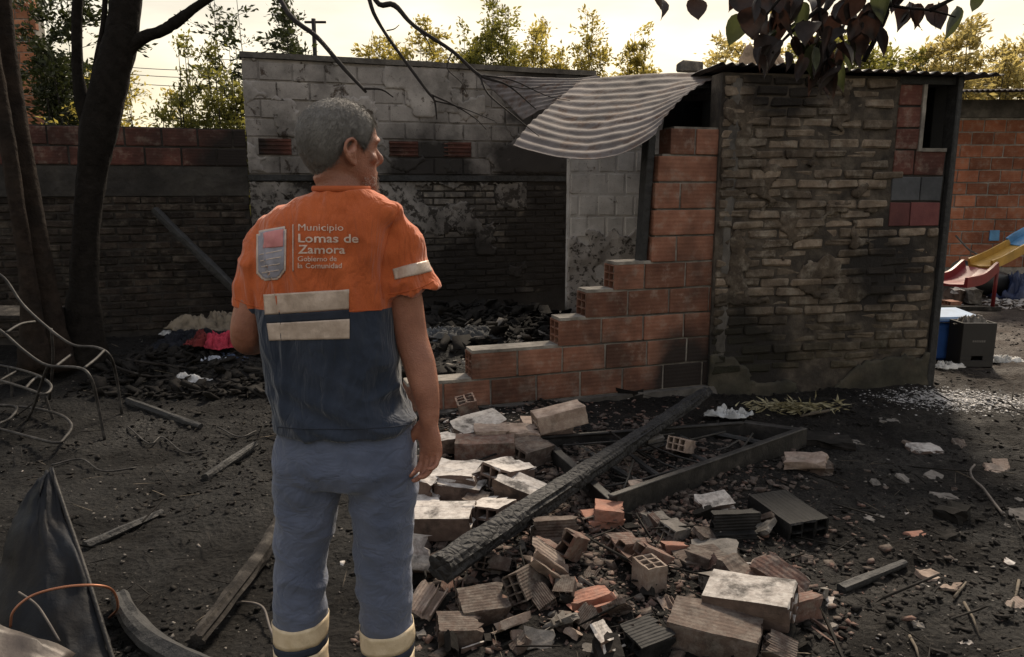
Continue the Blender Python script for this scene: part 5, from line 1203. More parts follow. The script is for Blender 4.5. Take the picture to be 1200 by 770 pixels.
rubble(1122, 345, ('lump', 71), r_pale, (0, 0, 30), 'pale round stone under the red slide end', 'stone', (2.2, 2.0, 3.0))
rubble(1138, 346, ('lump', 72), r_grey, (0, 0, 80), 'grey stone right of the pale round stone under the slide', 'stone', (2.4, 2.0, 3.4))
rubble(1114, 358, ('half', 73), r_orange, (0, 0, 12), 'orange brick end beyond the blue cool box', scl=(.8, 1, .9))
tag(obj('short_plank', box_me('short_plank', .75, .12, .05, .004, .005, 4), m_log, None, on_ground(1138, 362, .03), (0, 0, -.1)), 'dark short plank in front of the stones under the slide', 'plank')
litter('yard_litter', 'pale litter along the foot of the far tarpaulin', 300, r_pale, .02, .09, 14, lambda rs, m: (rs.normal(on_ground(1185, 355).x, .4, m), rs.normal(on_ground(1185, 355).y, .25, m)), (1, .7, .25), 1.2)
tag(obj('thin_hose', tube_me('thin_hose', curve_pts([at(1120, 276, 12.2), at(1135, 292, 12.0), at(1150, 303, 11.8), on_ground(1162, 330)], 6), .014, 6), m_cable), 'thin hose hanging down the far brick wall to the slide', 'hose')
tag(obj('blue_patch', box_me('blue_patch', .16, .012, .17, .004, .003, 3), m_lblue, None, FW.pt(FW.px(1165, 276)[0], -.016, FW.px(1165, 276)[1])), 'small pale blue plate on the far brick wall', 'plate')
tb2 = at(890, 82, 7.4); cloth_m = cloth_mat('tan_sack_cloth', (.42, .31, .22))
tag(obj('tan_sack', heap_me('tan_sack', .22, .16, .34, 41, 5.0), cloth_m, None, (at(889, 80, 7.2).x, 7.2, 2.50)), 'tan sack standing on the shack roof behind the hanging leaves', 'sack')

# ================================================================== THE MAN
YP = 2.08
def hp(px, py, dy=0.0): return at(px, py, YP + dy)
def mpx(n, px=400, py=385, dy=0.0): return n * depth(hp(px, py, dy)) / F
def loft_vf(rings, n=36):
    """rings: (cx, cy, z, half width, depth to the back, depth to the front, squareness)"""
    V, Fc = [], []
    for cx, cy, z, a, bb, bf, sq in rings:
        for k in range(n):
            w = 2 * math.pi * k / n; c, s = math.cos(w), math.sin(w)
            x = math.copysign(abs(c) ** sq, c) * a; y = math.copysign(abs(s) ** sq, s) * (bf if s > 0 else bb)
            V.append((cx + x, cy + y, z))
    m = len(rings)
    for i in range(m - 1):
        for k in range(n): k2 = (k + 1) % n; Fc.append((i * n + k, i * n + k2, (i + 1) * n + k2, (i + 1) * n + k))
    Fc += [tuple(range(n))[::-1], tuple((m - 1) * n + k for k in range(n))]
    return V, Fc
def ball_vf(c, r, n=16):
    rings = []; r = r if hasattr(r, '__len__') else (r,) * 3
    for i in range(1, n):
        t = math.pi * i / n; rings.append((c[0], c[1], c[2] - r[2] * math.cos(t), r[0] * math.sin(t), r[1] * math.sin(t), r[1] * math.sin(t), 1.0))
    return loft_vf(rings, n)
def fuse(name, parts, voxel, it=4, fac=.5):
    """one continuous skin over overlapping solids"""
    V, Fc = join_vf(parts); me = mesh_np(name, V, Fc)
    bm = bmesh.new(); bm.from_mesh(me); bmesh.ops.recalc_face_normals(bm, faces=bm.faces[:]); bm.to_mesh(me); bm.free()
    return shade(baked(me, [('REMESH', dict(mode='VOXEL', voxel_size=voxel)), ('SMOOTH', dict(factor=fac, iterations=it))], name))
def row(py, xl, xr, bb, bf, dy=0.0, sq=.85):
    c = (xl + xr) / 2; p = hp(c, py, dy); return (p.x, p.y, p.z, mpx((xr - xl) / 2, c, py), bb, bf, sq)
def tub(pts, rad, n=16): cp = curve_pts(pts, 5); return tube_vf(cp, lerp_list(list(rad), 5), n)

man = thing('person', 'man seen from behind in an orange and navy work shirt and grey trousers, looking right', 'person', (hp(400, 500).x, YP, 0))
# ---- body: head, neck, arms, hands, and the trunk and legs under the clothes
PSI = R(52); fd = Vector((math.sin(PSI), math.cos(PSI), 0)); rd = Vector((math.cos(PSI), -math.sin(PSI), 0))
chin = hp(399, 231); top = hp(399, 119); HS = (top.z - chin.z) / .235
H0 = Vector((hp(400, 180).x, YP, chin.z))
def hl(x, y, z): return H0 + (rd * x + fd * (y + .0) + Vector((0, 0, z))) * HS
def head_rings():
    prof = [(.0, .022, .070, .035), (.010, .040, .082, .015), (.025, .052, .088, -.012), (.045, .060, .089, -.045), (.065, .066, .088, -.070), (.09, .070, .087, -.088), (.115, .0745, .089, -.099), (.14, .077, .092, -.104), (.165, .077, .089, -.103), (.19, .072, .079, -.093), (.21, .060, .062, -.076), (.225, .042, .040, -.052), (.234, .018, .014, -.022)]
    V, Fc = [], []; n = 36
    for z, w, yf, yb in prof:
        yc = (yf + yb) / 2; h = (yf - yb) / 2
        for k in range(n):
            a = 2 * math.pi * k / n; c, s = math.cos(a), math.sin(a); V.append(hl(w * math.copysign(abs(c) ** .88, c), yc + h * math.copysign(abs(s) ** .88, s), z))
    m = len(prof)
    for i in range(m - 1):
        for k in range(n): k2 = (k + 1) % n; Fc.append((i * n + k, i * n + k2, (i + 1) * n + k2, (i + 1) * n + k))
    return V, Fc + [tuple(range(n))[::-1], tuple((m - 1) * n + k for k in range(n))]
hd = [head_rings(),
      tub([hl(0, .086, .134), hl(0, .097, .114), hl(0, .108, .096), hl(0, .100, .086)], [.008 * HS, .009 * HS, .012 * HS, .009 * HS], 10),                       # nose
      tub([hl(-.017, .086, .084), hl(0, .094, .083), hl(.017, .086, .084)], [.007, .010, .007], 8),
      tub([hl(-.058, .066, .138), hl(-.03, .088, .143), hl(0, .091, .139), hl(.03, .088, .143), hl(.058, .066, .138)], [.006, .008, .008, .008, .006], 8),            # brow
      tub([hl(-.060, .046, .098), hl(-.05, .060, .096), hl(-.035, .070, .093)], [.016, .016, .014], 8), tub([hl(.060, .046, .098), hl(.05, .060, .096), hl(.035, .070, .093)], [.014, .016, .012], 8),
      tub([hl(-.024, .083, .060), hl(0, .093, .062), hl(.024, .083, .060)], [.005, .008, .005], 8), tub([hl(-.020, .083, .050), hl(0, .092, .048), hl(.020, .083, .050)], [.005, .008, .005], 8),
      ball_vf(hl(.032, .070, .122), .012), ball_vf(hl(-.032, .070, .122), .012), ball_vf(hl(0, .076, .012), (.022, .022, .017))]
for s in (-1, 1):   # ears
    e = lambda y, z, o: hl(s * (.076 + o), y, z)
    hd += [tub([e(.004, .128, .004), e(-.012, .140, .012), e(-.030, .132, .017), e(-.034, .112, .017), e(-.022, .090, .012), e(-.006, .080, .006), e(.002, .088, .002)], [.0055, .006, .006, .006, .006, .0075, .005], 8),
           tub([e(-.002, .120, .002), e(-.014, .108, .008), e(-.006, .092, .003)], [.010, .013, .009], 8)]
body = list(hd)
body.append(tub([hl(0, -.030, .075), Vector((hp(400, 214).x - .003, YP - .012, hp(400, 214).z)), Vector((hp(400, 232).x, YP - .018, hp(400, 236).z)), Vector((hp(400, 262).x, YP - .010, hp(400, 262).z))], [.056, .062, .062, .062], 20))
body.append(loft_vf([row(236, 360, 440, .05, .05), row(262, 322, 458, .085, .085), row(330, 320, 445, .10, .10), row(420, 328, 450, .09, .10), row(480, 338, 464, .075, .085), row(545, 350, 456, .06, .06)]))
def rad(l, py): return [mpx(v, 400, py) for v in l]
# right arm, hanging
ra_p = [hp(448, 268), hp(466, 302, .005), hp(475, 350, .01), hp(482, 395, .012), hp(491, 425, -.0), hp(498, 455, -.015), hp(502, 480, -.025), hp(503, 492, -.03)]
body.append(tub(ra_p + [hp(504, 506, -.033)], [.040, .046, .0475, .046, .0455, .040, .031, .0275, .018], 18))
# left arm, bent at the elbow with the forearm in front
la_p = [hp(338, 270), hp(312, 312, .0), hp(294, 360, -.01), hp(289, 392, 0), hp(296, 398, .10), hp(322, 392, .20), hp(345, 388, .26)]
body.append(tub(la_p, [.036, .040, .043, .044, .045, .038, .030], 18))
def hand(w, hdir, nb, k, curl=(22, 40, 30), sc=1.0):
    """palm and five bent fingers; w wrist, hdir towards the fingers, nb back of the hand, k pinky -> index"""
    hdir, nb, k = Vector(hdir).normalized(), Vector(nb).normalized(), Vector(k).normalized(); out = []
    P = lambda a, b, c: w + (hdir * a + k * b - nb * c) * sc
    V, Fc = [], []; n = 16; sec = [(-.02, 0, .024, .020), (.012, .002, .031, .019), (.04, .003, .041, .0175), (.07, .001, .043, .0155), (.09, 0, .041, .0125), (.098, 0, .036, .009)]
    for a, o, wk, tn in sec:
        for q in range(n):
            t = 2 * math.pi * q / n; V.append(P(a, o + wk * math.cos(t), tn * math.sin(t) + .002))
    for i in range(len(sec) - 1):
        for q in range(n): q2 = (q + 1) % n; Fc.append((i * n + q, i * n + q2, (i + 1) * n + q2, (i + 1) * n + q))
    Fc += [tuple(range(n))[::-1], tuple((len(sec) - 1) * n + q for q in range(n))]; out.append((V, Fc))
    for j, (b, L, r, a0) in enumerate(((.031, .088, .0092, .086), (.0105, .098, .0095, .092), (-.0105, .092, .0090, .089), (-.031, .072, .0078, .080))):
        ang = 0; p = (a0 - .02, b * .95, .002); pts = [P(*p)]; p = (a0, b, .002); pts.append(P(*p))
        for s_, (f, c) in enumerate(zip((.45, .31, .26), curl)):
            ang += R(c + j * 4); p = (p[0] + math.cos(ang) * L * f, p[1] + (b * .06), p[2] + math.sin(ang) * L * f); pts.append(P(*p))
        out.append(tube_vf(curve_pts(pts, 3), lerp_list([r * sc * q for q in (1.05, 1.02, .98, .92, .74)], 3), 9))
    out.append(tube_vf(curve_pts([P(.015, .022, .006), P(.040, .044, .014), P(.064, .056, .020), P(.086, .058, .026), P(.098, .056, .030)], 3), lerp_list([.015 * sc, .0135 * sc, .0105 * sc, .010 * sc, .0075 * sc], 3), 10))
    return out
body += hand(ra_p[-1], (.06, -.03, -1), (.62, .78, .05), (-.78, .62, 0), (16, 34, 26), 1.04)
body += hand(la_p[-1], (.9, .35, .2), (-.3, .8, .5), (-.1, -.5, .85), (30, 45, 30), .95)
# legs under the trousers, feet in shoes
for (xh, xk, xa) in ((362, 353, 353), (442, 451, 457)):
    body.append(tub([hp(xh, 540), hp(xh, 600), hp(xk, 660), hp(xk, 740), hp(xa, 822)], [.055, .056, .050, .046, .034], 14))
body_me = fuse('body', body, .0042, 8, .5)
def skin_material():
    t = NT('weathered_skin')
    col = t.ramp(t.noise(12, 6, t.ob), [(.3, (.20, .080, .050)), (.7, (.33, .145, .092))])
    col = t.mix(t.ramp(t.noise(70, 4, t.ob), [(.5, 0), (.7, .2)]), col, (.20, .075, .048))
    h = t.math('ADD', t.noise(180, 4, t.ob), t.math('MULTIPLY', t.voro(240, t.ob), .6))
    m = t.fin(col, .5, t.bump(h, .45, .003, t.bump(t.math('ABSOLUTE', t.math('SUBTRACT', t.noise(38, 4, t.ob, dist=.5), .5)), .15, .005)), spec=.4)
    t.b.inputs['Subsurface Weight'].default_value = .12; t.b.inputs['Subsurface Radius'].default_value = (.012, .005, .003); t.b.inputs['Subsurface Scale'].default_value = .6
    return m
body_o = obj('body', body_me, skin_material(), man)

# ---- hair and beard: a cropped layer grown from the scalp, with short strands
BV = getv(body_me); BN = normals(body_me)
rel = (BV - np.array(H0)) / HS; lx = rel @ np.array(rd); ly = rel @ np.array(fd); lz = rel[:, 2]
def sub_layer(name, mask, off, mat, parent, nstr, slen, seed, lay=.45, shell=True, edge=None):
    keep = np.zeros(len(BV), bool); keep[mask] = True
    polys = [p.vertices[:] for p in body_me.polygons]; Fc = [f for f in polys if all(keep[i] for i in f)]
    used = np.array(sorted({i for f in Fc for i in f})); mp = {int(j): i for i, j in enumerate(used)}
    thin = smooth(-.004, .03, edge[used]) if edge is not None else 1.0
    V = BV[used] + BN[used] * (off * (.12 + .88 * thin) * (1 + .08 * fbm(BV[used] * 110, 3, seed)))[:, None]
    me = mesh_np(name, V, [tuple(mp[i] for i in f) for f in Fc], True); me = baked(me, [('SOLIDIFY', dict(thickness=off * 1.1, offset=-1.0))], name); shade(me)
    o = obj(name, me, mat, parent) if shell else None
    rs = np.random.RandomState(seed); idx = rs.choice(used, nstr); P = BV[idx] + BN[idx] * off * .7 + rs.normal(size=(nstr, 3)) * .0025
    g = np.tile(np.array(-fd) * .45 + np.array((0, 0, -.9)), (nstr, 1)) + rs.normal(size=(nstr, 3)) * .35
    d = g - BN[idx] * np.sum(g * BN[idx], 1)[:, None]; d /= np.linalg.norm(d, axis=1)[:, None]; d = d + BN[idx] * lay; L = slen * rs.uniform(.6, 1.2, (nstr, 1))
    sd = np.cross(d, BN[idx]); sd /= np.linalg.norm(sd, axis=1)[:, None]; w = .00038
    Vs = np.stack([P - sd * w, P + sd * w, P + d * L * .6 + sd * w * .7, P + d * L - BN[idx] * L * .12], 1)
    obj('strands' if shell else name, quads_np('strands', Vs, nstr, [(0, 1, 2), (0, 2, 3)]), mat, o or parent); return o
line = np.interp(ly, [-.12, -.07, -.045, -.03, -.005, .012, .03, .045, .055, .07, .10], [.060, .062, .085, .112, .146, .128, .112, .135, .160, .178, .190])
m_hair = m_basic('grey_hair', (.105, .096, .088), (.145, .135, .125), 11, .75, .3, .002, bscale=260, vary=0, spec=.2, c3=(.19, .18, .168))
m_beard = m_basic('white_stubble', (.30, .26, .23), (.50, .46, .42), 70, .7, .5, .003, vary=0)
sub_layer('hair', (lz > line) & (lz < .26) & (np.abs(lx) < .0835 + .02 * (lz > .15)) & (np.abs(ly) < .12), .0055, m_hair, man, 30000, .010, 3, .20, True, lz - line)
sub_layer('beard', (lz < .062 - .15 * np.abs(lx - .0)) & (lz > -.012) & (ly > .03) & (ly < .115) & (np.abs(lx) < .07) & ((lz < .040) | (np.abs(lx) > .03)), .0022, m_beard, man, 2600, .006, 4, .5, False)

# ---- shirt
tor = loft_vf([row(222, 370, 435, .066, .062, -.016), row(228, 361, 443, .072, .068, -.016), row(234, 347, 455, .080, .078, -.012), row(243, 325, 470, .092, .092, -.010), row(256, 312, 474, .104, .104, -.008), row(275, 306, 466, .114, .112, -.006, .8), row(300, 302, 462, .120, .118, -.004, .78), row(335, 303, 459, .120, .122, 0, .76),
               row(370, 306, 461, .116, .124, 0, .76), row(410, 311, 464, .110, .126, 0, .78), row(445, 317, 466, .108, .128, 0, .8), row(472, 320, 474, .114, .132, 0, .82), row(492, 322, 481, .120, .134, 0, .82), row(502, 323, 482, .120, .134, 0, .82)])
slR = tub([hp(436, 258), hp(456, 273), hp(470, 298), hp(478, 322), hp(484, 344)], [.050, .064, .071, .075, .077], 22)
slL = tub([hp(345, 258), hp(326, 274), hp(308, 302), hp(297, 332), hp(291, 361)], [.048, .058, .058, .055, .052], 22)
shirt_me = fuse('shirt', [tor, slR, slL], .0055, 7, .5)
V = getv(shirt_me); N = normals(shirt_me); X, Yy, Z = V[:, 0] - hp(390, 400).x, V[:, 1], V[:, 2]
def ridged(P, seed):
    r = 1 - np.abs(fbm(P, 2, seed)) * 2; return r - r.mean()
zsh = hp(400, 250).z; zhem = hp(400, 498).z; hgt = (Z - zhem) / (zsh - zhem)
f1 = ridged(np.stack([X * 15 + .9 * vnoise(np.stack([X * 3, Yy * 3, Z * 4], -1), 7), Yy * 5, Z * 2.2], -1), 5)                # long hanging folds
f2 = ridged(np.stack([X * 4 + Z * 3, Yy * 4, Z * 13 + X * 6], -1), 8)                                                          # slack creases at the waist
f3 = ridged(np.stack([X * 9 - Z * 9, Yy * 6, Z * 9 + X * 9], -1), 11)                                                          # diagonal pulls from the shoulder
arm = smooth(.15, .20, np.abs(X + .0)) * smooth(.55, .7, hgt)
d = .0125 * f1 * smooth(0.0, .25, hgt) * (1 - .5 * smooth(.8, 1.0, hgt)) + .0105 * f2 * (1 - smooth(.05, .42, hgt)) + .0085 * f3 * np.clip(arm + .35 * smooth(.5, .75, hgt), 0, 1)
d += .0022 * fbm(V * 26, 3, 3)
side = smooth(.06, .2, X) * (1 - smooth(.3, .5, hgt)); d += .014 * side * ridged(np.stack([X * 8 + Z * 12, Yy * 5, Z * 10 - X * 6], -1), 15)
setv(shirt_me, V + N * d[:, None]); shade(shirt_me)
z_split = hp(400, 358).z
def shirt_material():
    t = NT('orange_navy_jersey'); z = t.sep(t.pos, 2)
    weave = t.noise(420, 2, t.ob)
    org = t.ramp(t.noise(9, 5, t.ob), [(.3, (.40, .088, .026)), (.7, (.50, .118, .036))]); nav = t.ramp(t.noise(9, 5, t.ob), [(.3, (.017, .024, .040)), (.7, (.028, .036, .056))])
    zz = t.math('ADD', z, t.math('MULTIPLY', t.math('SUBTRACT', t.noise(5, 2, t.ob), .5), .014))
    col = t.mix(t.math('GREATER_THAN', zz, z_split), nav, org)
    col = t.mix(.35, col, t.ramp(weave, [(.3, .6), (.7, 1.25)]), 'MULTIPLY')
    m = t.fin(col, .85, t.bump(t.math('ADD', weave, t.math('MULTIPLY', t.noise(34, 4, t.ob), 2.0)), .22, .0025, t.bump(t.math('ABSOLUTE', t.math('SUBTRACT', t.noise(13, 3, t.map(t.ob, (1.3, 1, .4)), dist=.6), .5)), .8, .03)), spec=.2)
    t.b.inputs['Sheen Weight'].default_value = .25; t.b.inputs['Sheen Roughness'].default_value = .5
    return m
shirt = obj('shirt', shirt_me, shirt_material(), man)
# collar and cuffs: narrow hemmed edges
m_orange = m_basic('orange_hem', (.36, .078, .024), (.46, .105, .032), 30, .85, .3, .002, vary=0, coords='ob')
col_pts = [Vector((hp(402, 223).x + math.cos(a) * .0735, YP - .016 + math.sin(a) * .0655, hp(402, 223).z + .004 - .012 * max(0, math.sin(a)))) for a in np.linspace(0, 2 * math.pi, 40)]
obj('collar', tube_me('collar', col_pts, [(.005, .008)] * 40, 8, cap=False, upv=(0, 0, 1)), m_orange, shirt)

def seam(P, r=.0016):
    pts = [lay_on(shirt_bvh, x, y, .0006) for x, y in [(p.x, p.y) for p in curve_pts([(a, b, 0) for a, b in P], 8)]]
    pts = [p for p in pts if p is not None]
    if len(pts) > 3: obj('seam', tube_me('seam', pts, r, 6), m_orange if P[-1][1] < 372 else m_navy_strip, shirt)
# ---- printing and reflective tape on the shirt, laid on its surface
def bvh_of(me): return BVHTree.FromPolygons([tuple(v) for v in getv(me)], [p.vertices[:] for p in me.polygons])
shirt_bvh = bvh_of(shirt_me)
def lay_on(tree, px, py, off):
    d = ray(px, py).normalized(); h, n, i, dist = tree.ray_cast(CAM, d)
    return (h + n * off) if h is not None else None
def lay_patch(name, tree, quad, nu, nv, off, mat, parent, outline=None, thick=.0012):
    (ax, ay), (bx, by), (cx, cy), (dx, dy) = quad; V = []; ok = []
    for j in range(nv):
        for i in range(nu):
            u, v = i / (nu - 1), j / (nv - 1)
            p = lay_on(tree, (ax * (1 - u) + bx * u) * (1 - v) + (dx * (1 - u) + cx * u) * v, (ay * (1 - u) + by * u) * (1 - v) + (dy * (1 - u) + cy * u) * v, off)
            ok.append(p is not None and (outline is None or outline(u, v))); V.append(p if p is not None else Vector((0, 0, 0)))
    Fc = [(j * nu + i, j * nu + i + 1, (j + 1) * nu + i + 1, (j + 1) * nu + i) for j in range(nv - 1) for i in range(nu - 1)]
    Fc = [f[::-1] for f in Fc if all(ok[q] for q in f)]; used = sorted({q for f in Fc for q in f}); mp = {q: i for i, q in enumerate(used)}
    me = mesh_np(name, [V[q] for q in used], [tuple(mp[q] for q in f) for f in Fc], True)
    return obj(name, baked(me, [('SOLIDIFY', dict(thickness=thick, offset=-1.0))], name), mat, parent)
def tape_material():
    t = NT('reflective_tape')
    h = t.math('ADD', t.noise(26, 6, t.map(t.ob, (3, 1, .7))), t.math('MULTIPLY', t.noise(150, 3, t.ob), .4))
    col = t.ramp(t.noise(24, 7, t.map(t.ob, (1.2, 1, 1)), rough=.75), [(.25, (.34, .26, .205)), (.6, (.50, .40, .33))])
    return t.fin(col, .45, t.bump(h, .6, .004), .15, .5)
m_tape = tape_material()
lay_patch('reflective_tape', shirt_bvh, ((309, 345), (409, 339), (409, 362), (311, 369)), 40, 12, .0025, m_tape, shirt)
m_navy_strip = m_basic('navy_strip', (.016, .020, .032), (.026, .032, .048), 30, .85, .2, .002, vary=0)
lay_patch('strip', shirt_bvh, ((311, 369.6), (409, 362.4), (410, 373.6), (313, 378.6)), 40, 6, .0020, m_navy_strip, shirt)
lay_patch('reflective_tape', shirt_bvh, ((313, 379), (410, 373.6), (410, 397), (316, 399)), 40, 12, .0025, m_tape, shirt)
lay_patch('reflective_tape', shirt_bvh, ((460, 315), (501, 305), (506, 318), (463, 328)), 18, 7, .0025, m_tape, shirt)
m_shield = m_basic('grey_blue_print', (.20, .195, .23), (.31, .30, .34), 40, .8, .3, .002, vary=0); m_shield_w = m_basic('white_print', (.42, .33, .28), (.56, .46, .40), 60, .8, .3, .002, vary=0); m_pink = m_basic('pink_print', (.46, .17, .17), (.56, .24, .23), 40, .8, .2, .002, vary=0)
rnd_out = lambda u, v: (v < .72 or abs(u - .5) < .5 * math.sqrt(max(0, 1 - ((v - .72) / .30) ** 2)) + .06) and not (v < .06 and (u < .06 or u > .97))
bd = lay_patch('badge', shirt_bvh, ((301, 271), (336, 265), (335, 327), (301, 330)), 24, 34, .0022, m_shield_w, shirt, rnd_out)
lay_patch('badge_field', shirt_bvh, ((303.5, 273), (334, 267.5), (333, 324.5), (303.5, 327.5)), 24, 34, .0030, m_shield, bd, rnd_out)
lay_patch('badge_top', shirt_bvh, ((310, 273), (333, 268.5), (332.5, 289), (310, 291)), 12, 12, .0038, m_pink, bd)
for k in range(4): lay_patch('badge_stroke', shirt_bvh, ((305 + k * 1, 298 + k * 7), (331 - k, 293 + k * 7.5), (331 - k, 294.2 + k * 7.5), (305 + k, 299.2 + k * 7)), 12, 3, .0036, m_shield_w, bd)
lay_patch('divider', shirt_bvh, ((343.2, 263), (344.2, 263), (344.2, 318), (343.2, 318)), 3, 24, .0022, m_shield_w, shirt)
m_print = m_basic('cream_print', (.46, .33, .26), (.66, .52, .44), 120, .8, .2, .002, vary=0)
def lettering(txt, x0, base, width, bold, h=None):
    cu = bpy.data.curves.new('t', 'FONT'); cu.body = txt; cu.size = 1; cu.offset = bold; cu.resolution_u = 3
    o = bpy.data.objects.new('t', cu); COL.objects.link(o); dg = bpy.context.evaluated_depsgraph_get(); dg.update(); me = bpy.data.meshes.new_from_object(o.evaluated_get(dg)); bpy.data.objects.remove(o)
    bm = bmesh.new(); bm.from_mesh(me); xs_ = [v.co.x for v in bm.verts]; s = width / (max(xs_) - min(xs_)); x_ = min(xs_); sy = s if h is None else h / .72
    bmesh.ops.triangulate(bm, faces=bm.faces[:])
    for _ in range(2):
        lg = [e for e in bm.edges if e.calc_length() > .22]
        if lg: bmesh.ops.subdivide_edges(bm, edges=lg, cuts=1); bmesh.ops.triangulate(bm, faces=bm.faces[:])
    for v in bm.verts:
        p = lay_on(shirt_bvh, x0 + (v.co.x - x_) * s, base - v.co.y * sy, .0024)
        v.co = p if p is not None else CAM + ray(x0, base) * 2
    bm.to_mesh(me); bm.free(); me.name = 'lettering'; me.materials.clear(); obj('lettering', me, m_print, shirt)
seam([(469, 243), (458, 268), (450, 300), (447, 330), (449, 350)])
seam([(456, 345), (475, 342), (495, 336), (508, 329)]); seam([(275, 350), (288, 356), (303, 360)]); seam([(412, 364.2), (420, 364), (434, 363.6), (447, 363)]); seam([(326, 500), (350, 502), (400, 503), (450, 501), (478, 498)])
lettering('Municipio', 349.5, 270.5, 53, .0, 8.2); lettering('Lomas de', 349.5, 284, 71, .016, 10); lettering('Zamora', 349.5, 297, 55, .016, 10)
lettering('Gobierno de', 349.5, 306, 45, .008, 6); lettering('la Comunidad', 349.5, 314, 51, .008, 6)

# ---- trousers
pel = loft_vf([row(478, 332, 474, .092, .108, 0, .85), row(500, 327, 481, .104, .116, 0, .85), row(522, 323, 487, .118, .120, 0, .85), row(542, 322, 489, .126, .120, 0, .84), row(554, 323, 488, .118, .108, 0, .86), row(563, 328, 482, .102, .096, 0, .9)])
legs = []
for pts, rd_ in ((((361, 556), (359, 595), (354, 640), (352, 680), (353, 715), (352.5, 748), (353, 790), (354, 838)), (39.5, 36.5, 32, 31, 30.5, 29.5, 29, 30)), (((447, 556), (448, 595), (449, 640), (450, 680), (452, 715), (454, 748), (456, 790), (459, 838)), (42, 39, 34, 31.5, 31, 30, 29, 30))):
    legs.append(tub([hp(x, y) for x, y in pts], [mpx(r, x, y) for r, (x, y) in zip(rd_, pts)], 24))
tr_me = fuse('trousers', [pel] + legs, .0055, 14, .5)
V = getv(tr_me); N = normals(tr_me); X, Yy, Z = V[:, 0], V[:, 1], V[:, 2]
zk = hp(400, 668).z; zc = hp(400, 580).z
f1 = ridged(np.stack([X * 5 + Z * 2, Yy * 5, Z * 11 + X * 3], -1), 25); f2 = ridged(np.stack([X * 13, Yy * 8, Z * 3.0 + X * 4], -1), 28)
kn = np.exp(-((Z - zk) / .16) ** 2)
d = .0052 * f1 * (kn + .35) + .0042 * f2 * (1 - .5 * kn) + .0060 * ridged(np.stack([X * 9 + Z * 9, Yy * 4, Z * 9 - X * 8], -1), 33) * np.exp(-((Z - zc) / .12) ** 2) + .002 * fbm(V * 30, 3, 6)
setv(tr_me, V + N * d[:, None]); shade(tr_me)
def trouser_material():
    t = NT('grey_blue_twill'); wv = t.wave(260, t.map(t.ob, (1, 1, 1)), 'DIAGONAL', .5, 1)
    col = t.ramp(t.noise(7, 6, t.ob), [(.3, (.068, .082, .126)), (.7, (.108, .125, .182))])
    col = t.mix(t.ramp(t.noise(3.2, 6, t.ob), [(.52, 0), (.72, .45)]), col, (.085, .088, .105))
    m = t.fin(col, .82, t.bump(t.math('ADD', wv, t.math('MULTIPLY', t.noise(40, 5, t.ob), 3.0)), .22, .0025, t.bump(t.math('ABSOLUTE', t.math('SUBTRACT', t.noise(14, 3, t.map(t.ob, (.7, 1, 1.1)), dist=.6), .5)), .7, .025)), spec=.25)
    t.b.inputs['Sheen Weight'].default_value = .2; return m
trou = obj('trousers', tr_me, trouser_material(), man)
# calf bands: tape rings that hug the trouser legs
tbv = bvh_of(tr_me)
def ring_band(name, cx0, py0, cx1, py1, slope, mat, off, n=56, m=6):
    V, Fc = [], []
    for j in range(m):
        t = j / (m - 1); c = hp(cx0 + (cx1 - cx0) * t, py0 + (py1 - py0) * t)
        for k in range(n):
            a = 2 * math.pi * k / n; dv = Vector((math.cos(a), math.sin(a), 0)); o = c + Vector((0, 0, slope * math.cos(a)))
            h, nn, i, ds = tbv.ray_cast(o + dv * .13, -dv, .13); r = (o + dv * (.13 - ds + off)) if h is not None else o + dv * .07; V.append(r)
    Fc = [(j * n + k, j * n + (k + 1) % n, (j + 1) * n + (k + 1) % n, (j + 1) * n + k) for j in range(m - 1) for k in range(n)]
    me = mesh_np(name, V, Fc, True); obj(name, baked(me, [('SOLIDIFY', dict(thickness=.0015, offset=0.0))], name), mat, trou)
m_tan = m_basic('tan_reflective_band', (.50, .39, .25), (.66, .54, .38), 40, .5, .4, .003, vary=0, spec=.5, coords='ob')
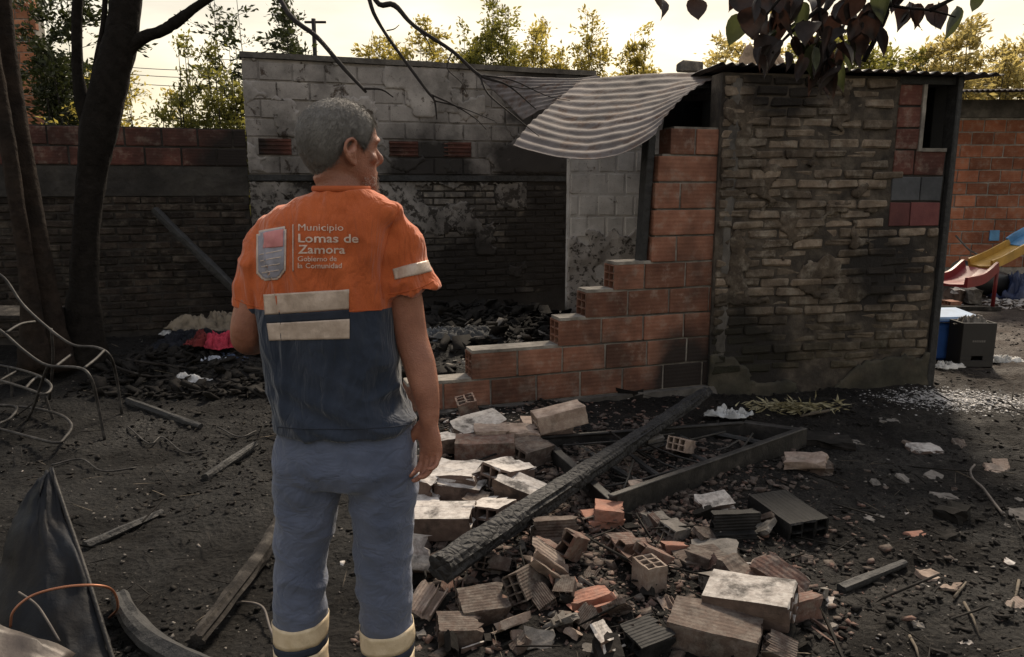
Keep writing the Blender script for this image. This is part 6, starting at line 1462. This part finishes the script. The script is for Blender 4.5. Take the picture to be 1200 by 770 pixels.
for cx, dy_, sl_ in ((352.5, 0, .006), (454, 8, .006)):
    ring_band('calf_band', cx, 723 + dy_, cx, 746 + dy_, sl_, m_tan, .0028); ring_band('calf_strip', cx, 746.4 + dy_, cx, 755.6 + dy_, sl_, m_navy_strip, .0022, m=4); ring_band('calf_band', cx, 756 + dy_, cx, 780 + dy_, sl_, m_tan, .0028)
# ---- shoes
m_shoe = m_basic('grey_work_shoe', (.05, .048, .046), (.10, .095, .09), 20, .7, .4, .003, vary=0); m_sole = m_basic('pale_sole', (.40, .39, .38), (.55, .54, .52), 20, .8, .3, .003, vary=0)
for cx, yaw in ((354, .10), (459, -.16)):
    a = hp(cx, 838); ank = Vector((a.x, a.y, 0)); g0 = gh(a.x, a.y + .05) + .002
    f_ = Vector((math.sin(-yaw) * -1 if False else math.sin(yaw) * -1, math.cos(yaw), 0))
    sh_ = fuse('shoe', [tub([ank - f_ * .055 + Vector((0, 0, g0 + .05)), ank + Vector((0, 0, g0 + .055)), ank + f_ * .08 + Vector((0, 0, g0 + .05)), ank + f_ * .16 + Vector((0, 0, g0 + .042)), ank + f_ * .20 + Vector((0, 0, g0 + .036))], [.036, .044, .045, .044, .026], 16), tub([ank + Vector((0, 0, g0 + .04)), ank + Vector((0, 0, g0 + .09)), ank + Vector((0, 0, g0 + .14))], [.042, .043, .042], 14)], .006, 3)
    s_o = obj('shoe', sh_, m_shoe, man)
    V, Fc = [], []; prof = [(-.095, .012), (-.085, .033), (-.03, .042), (.05, .044), (.12, .050), (.18, .044), (.22, .024), (.228, .008)]; r_ = Vector((f_.y, -f_.x, 0))
    ol = [ank + f_ * y + r_ * w for y, w in prof] + [ank + f_ * y - r_ * w for y, w in prof[::-1]]; n = len(ol)
    for z in (g0 - .004, g0 + .026): V += [p + Vector((0, 0, z)) for p in ol]
    Fc = [(k, (k + 1) % n, n + (k + 1) % n, n + k) for k in range(n)] + [tuple(range(n))[::-1], tuple(range(n, 2 * n))]
    obj('sole', mesh_np('sole', V, Fc), m_sole, s_o)
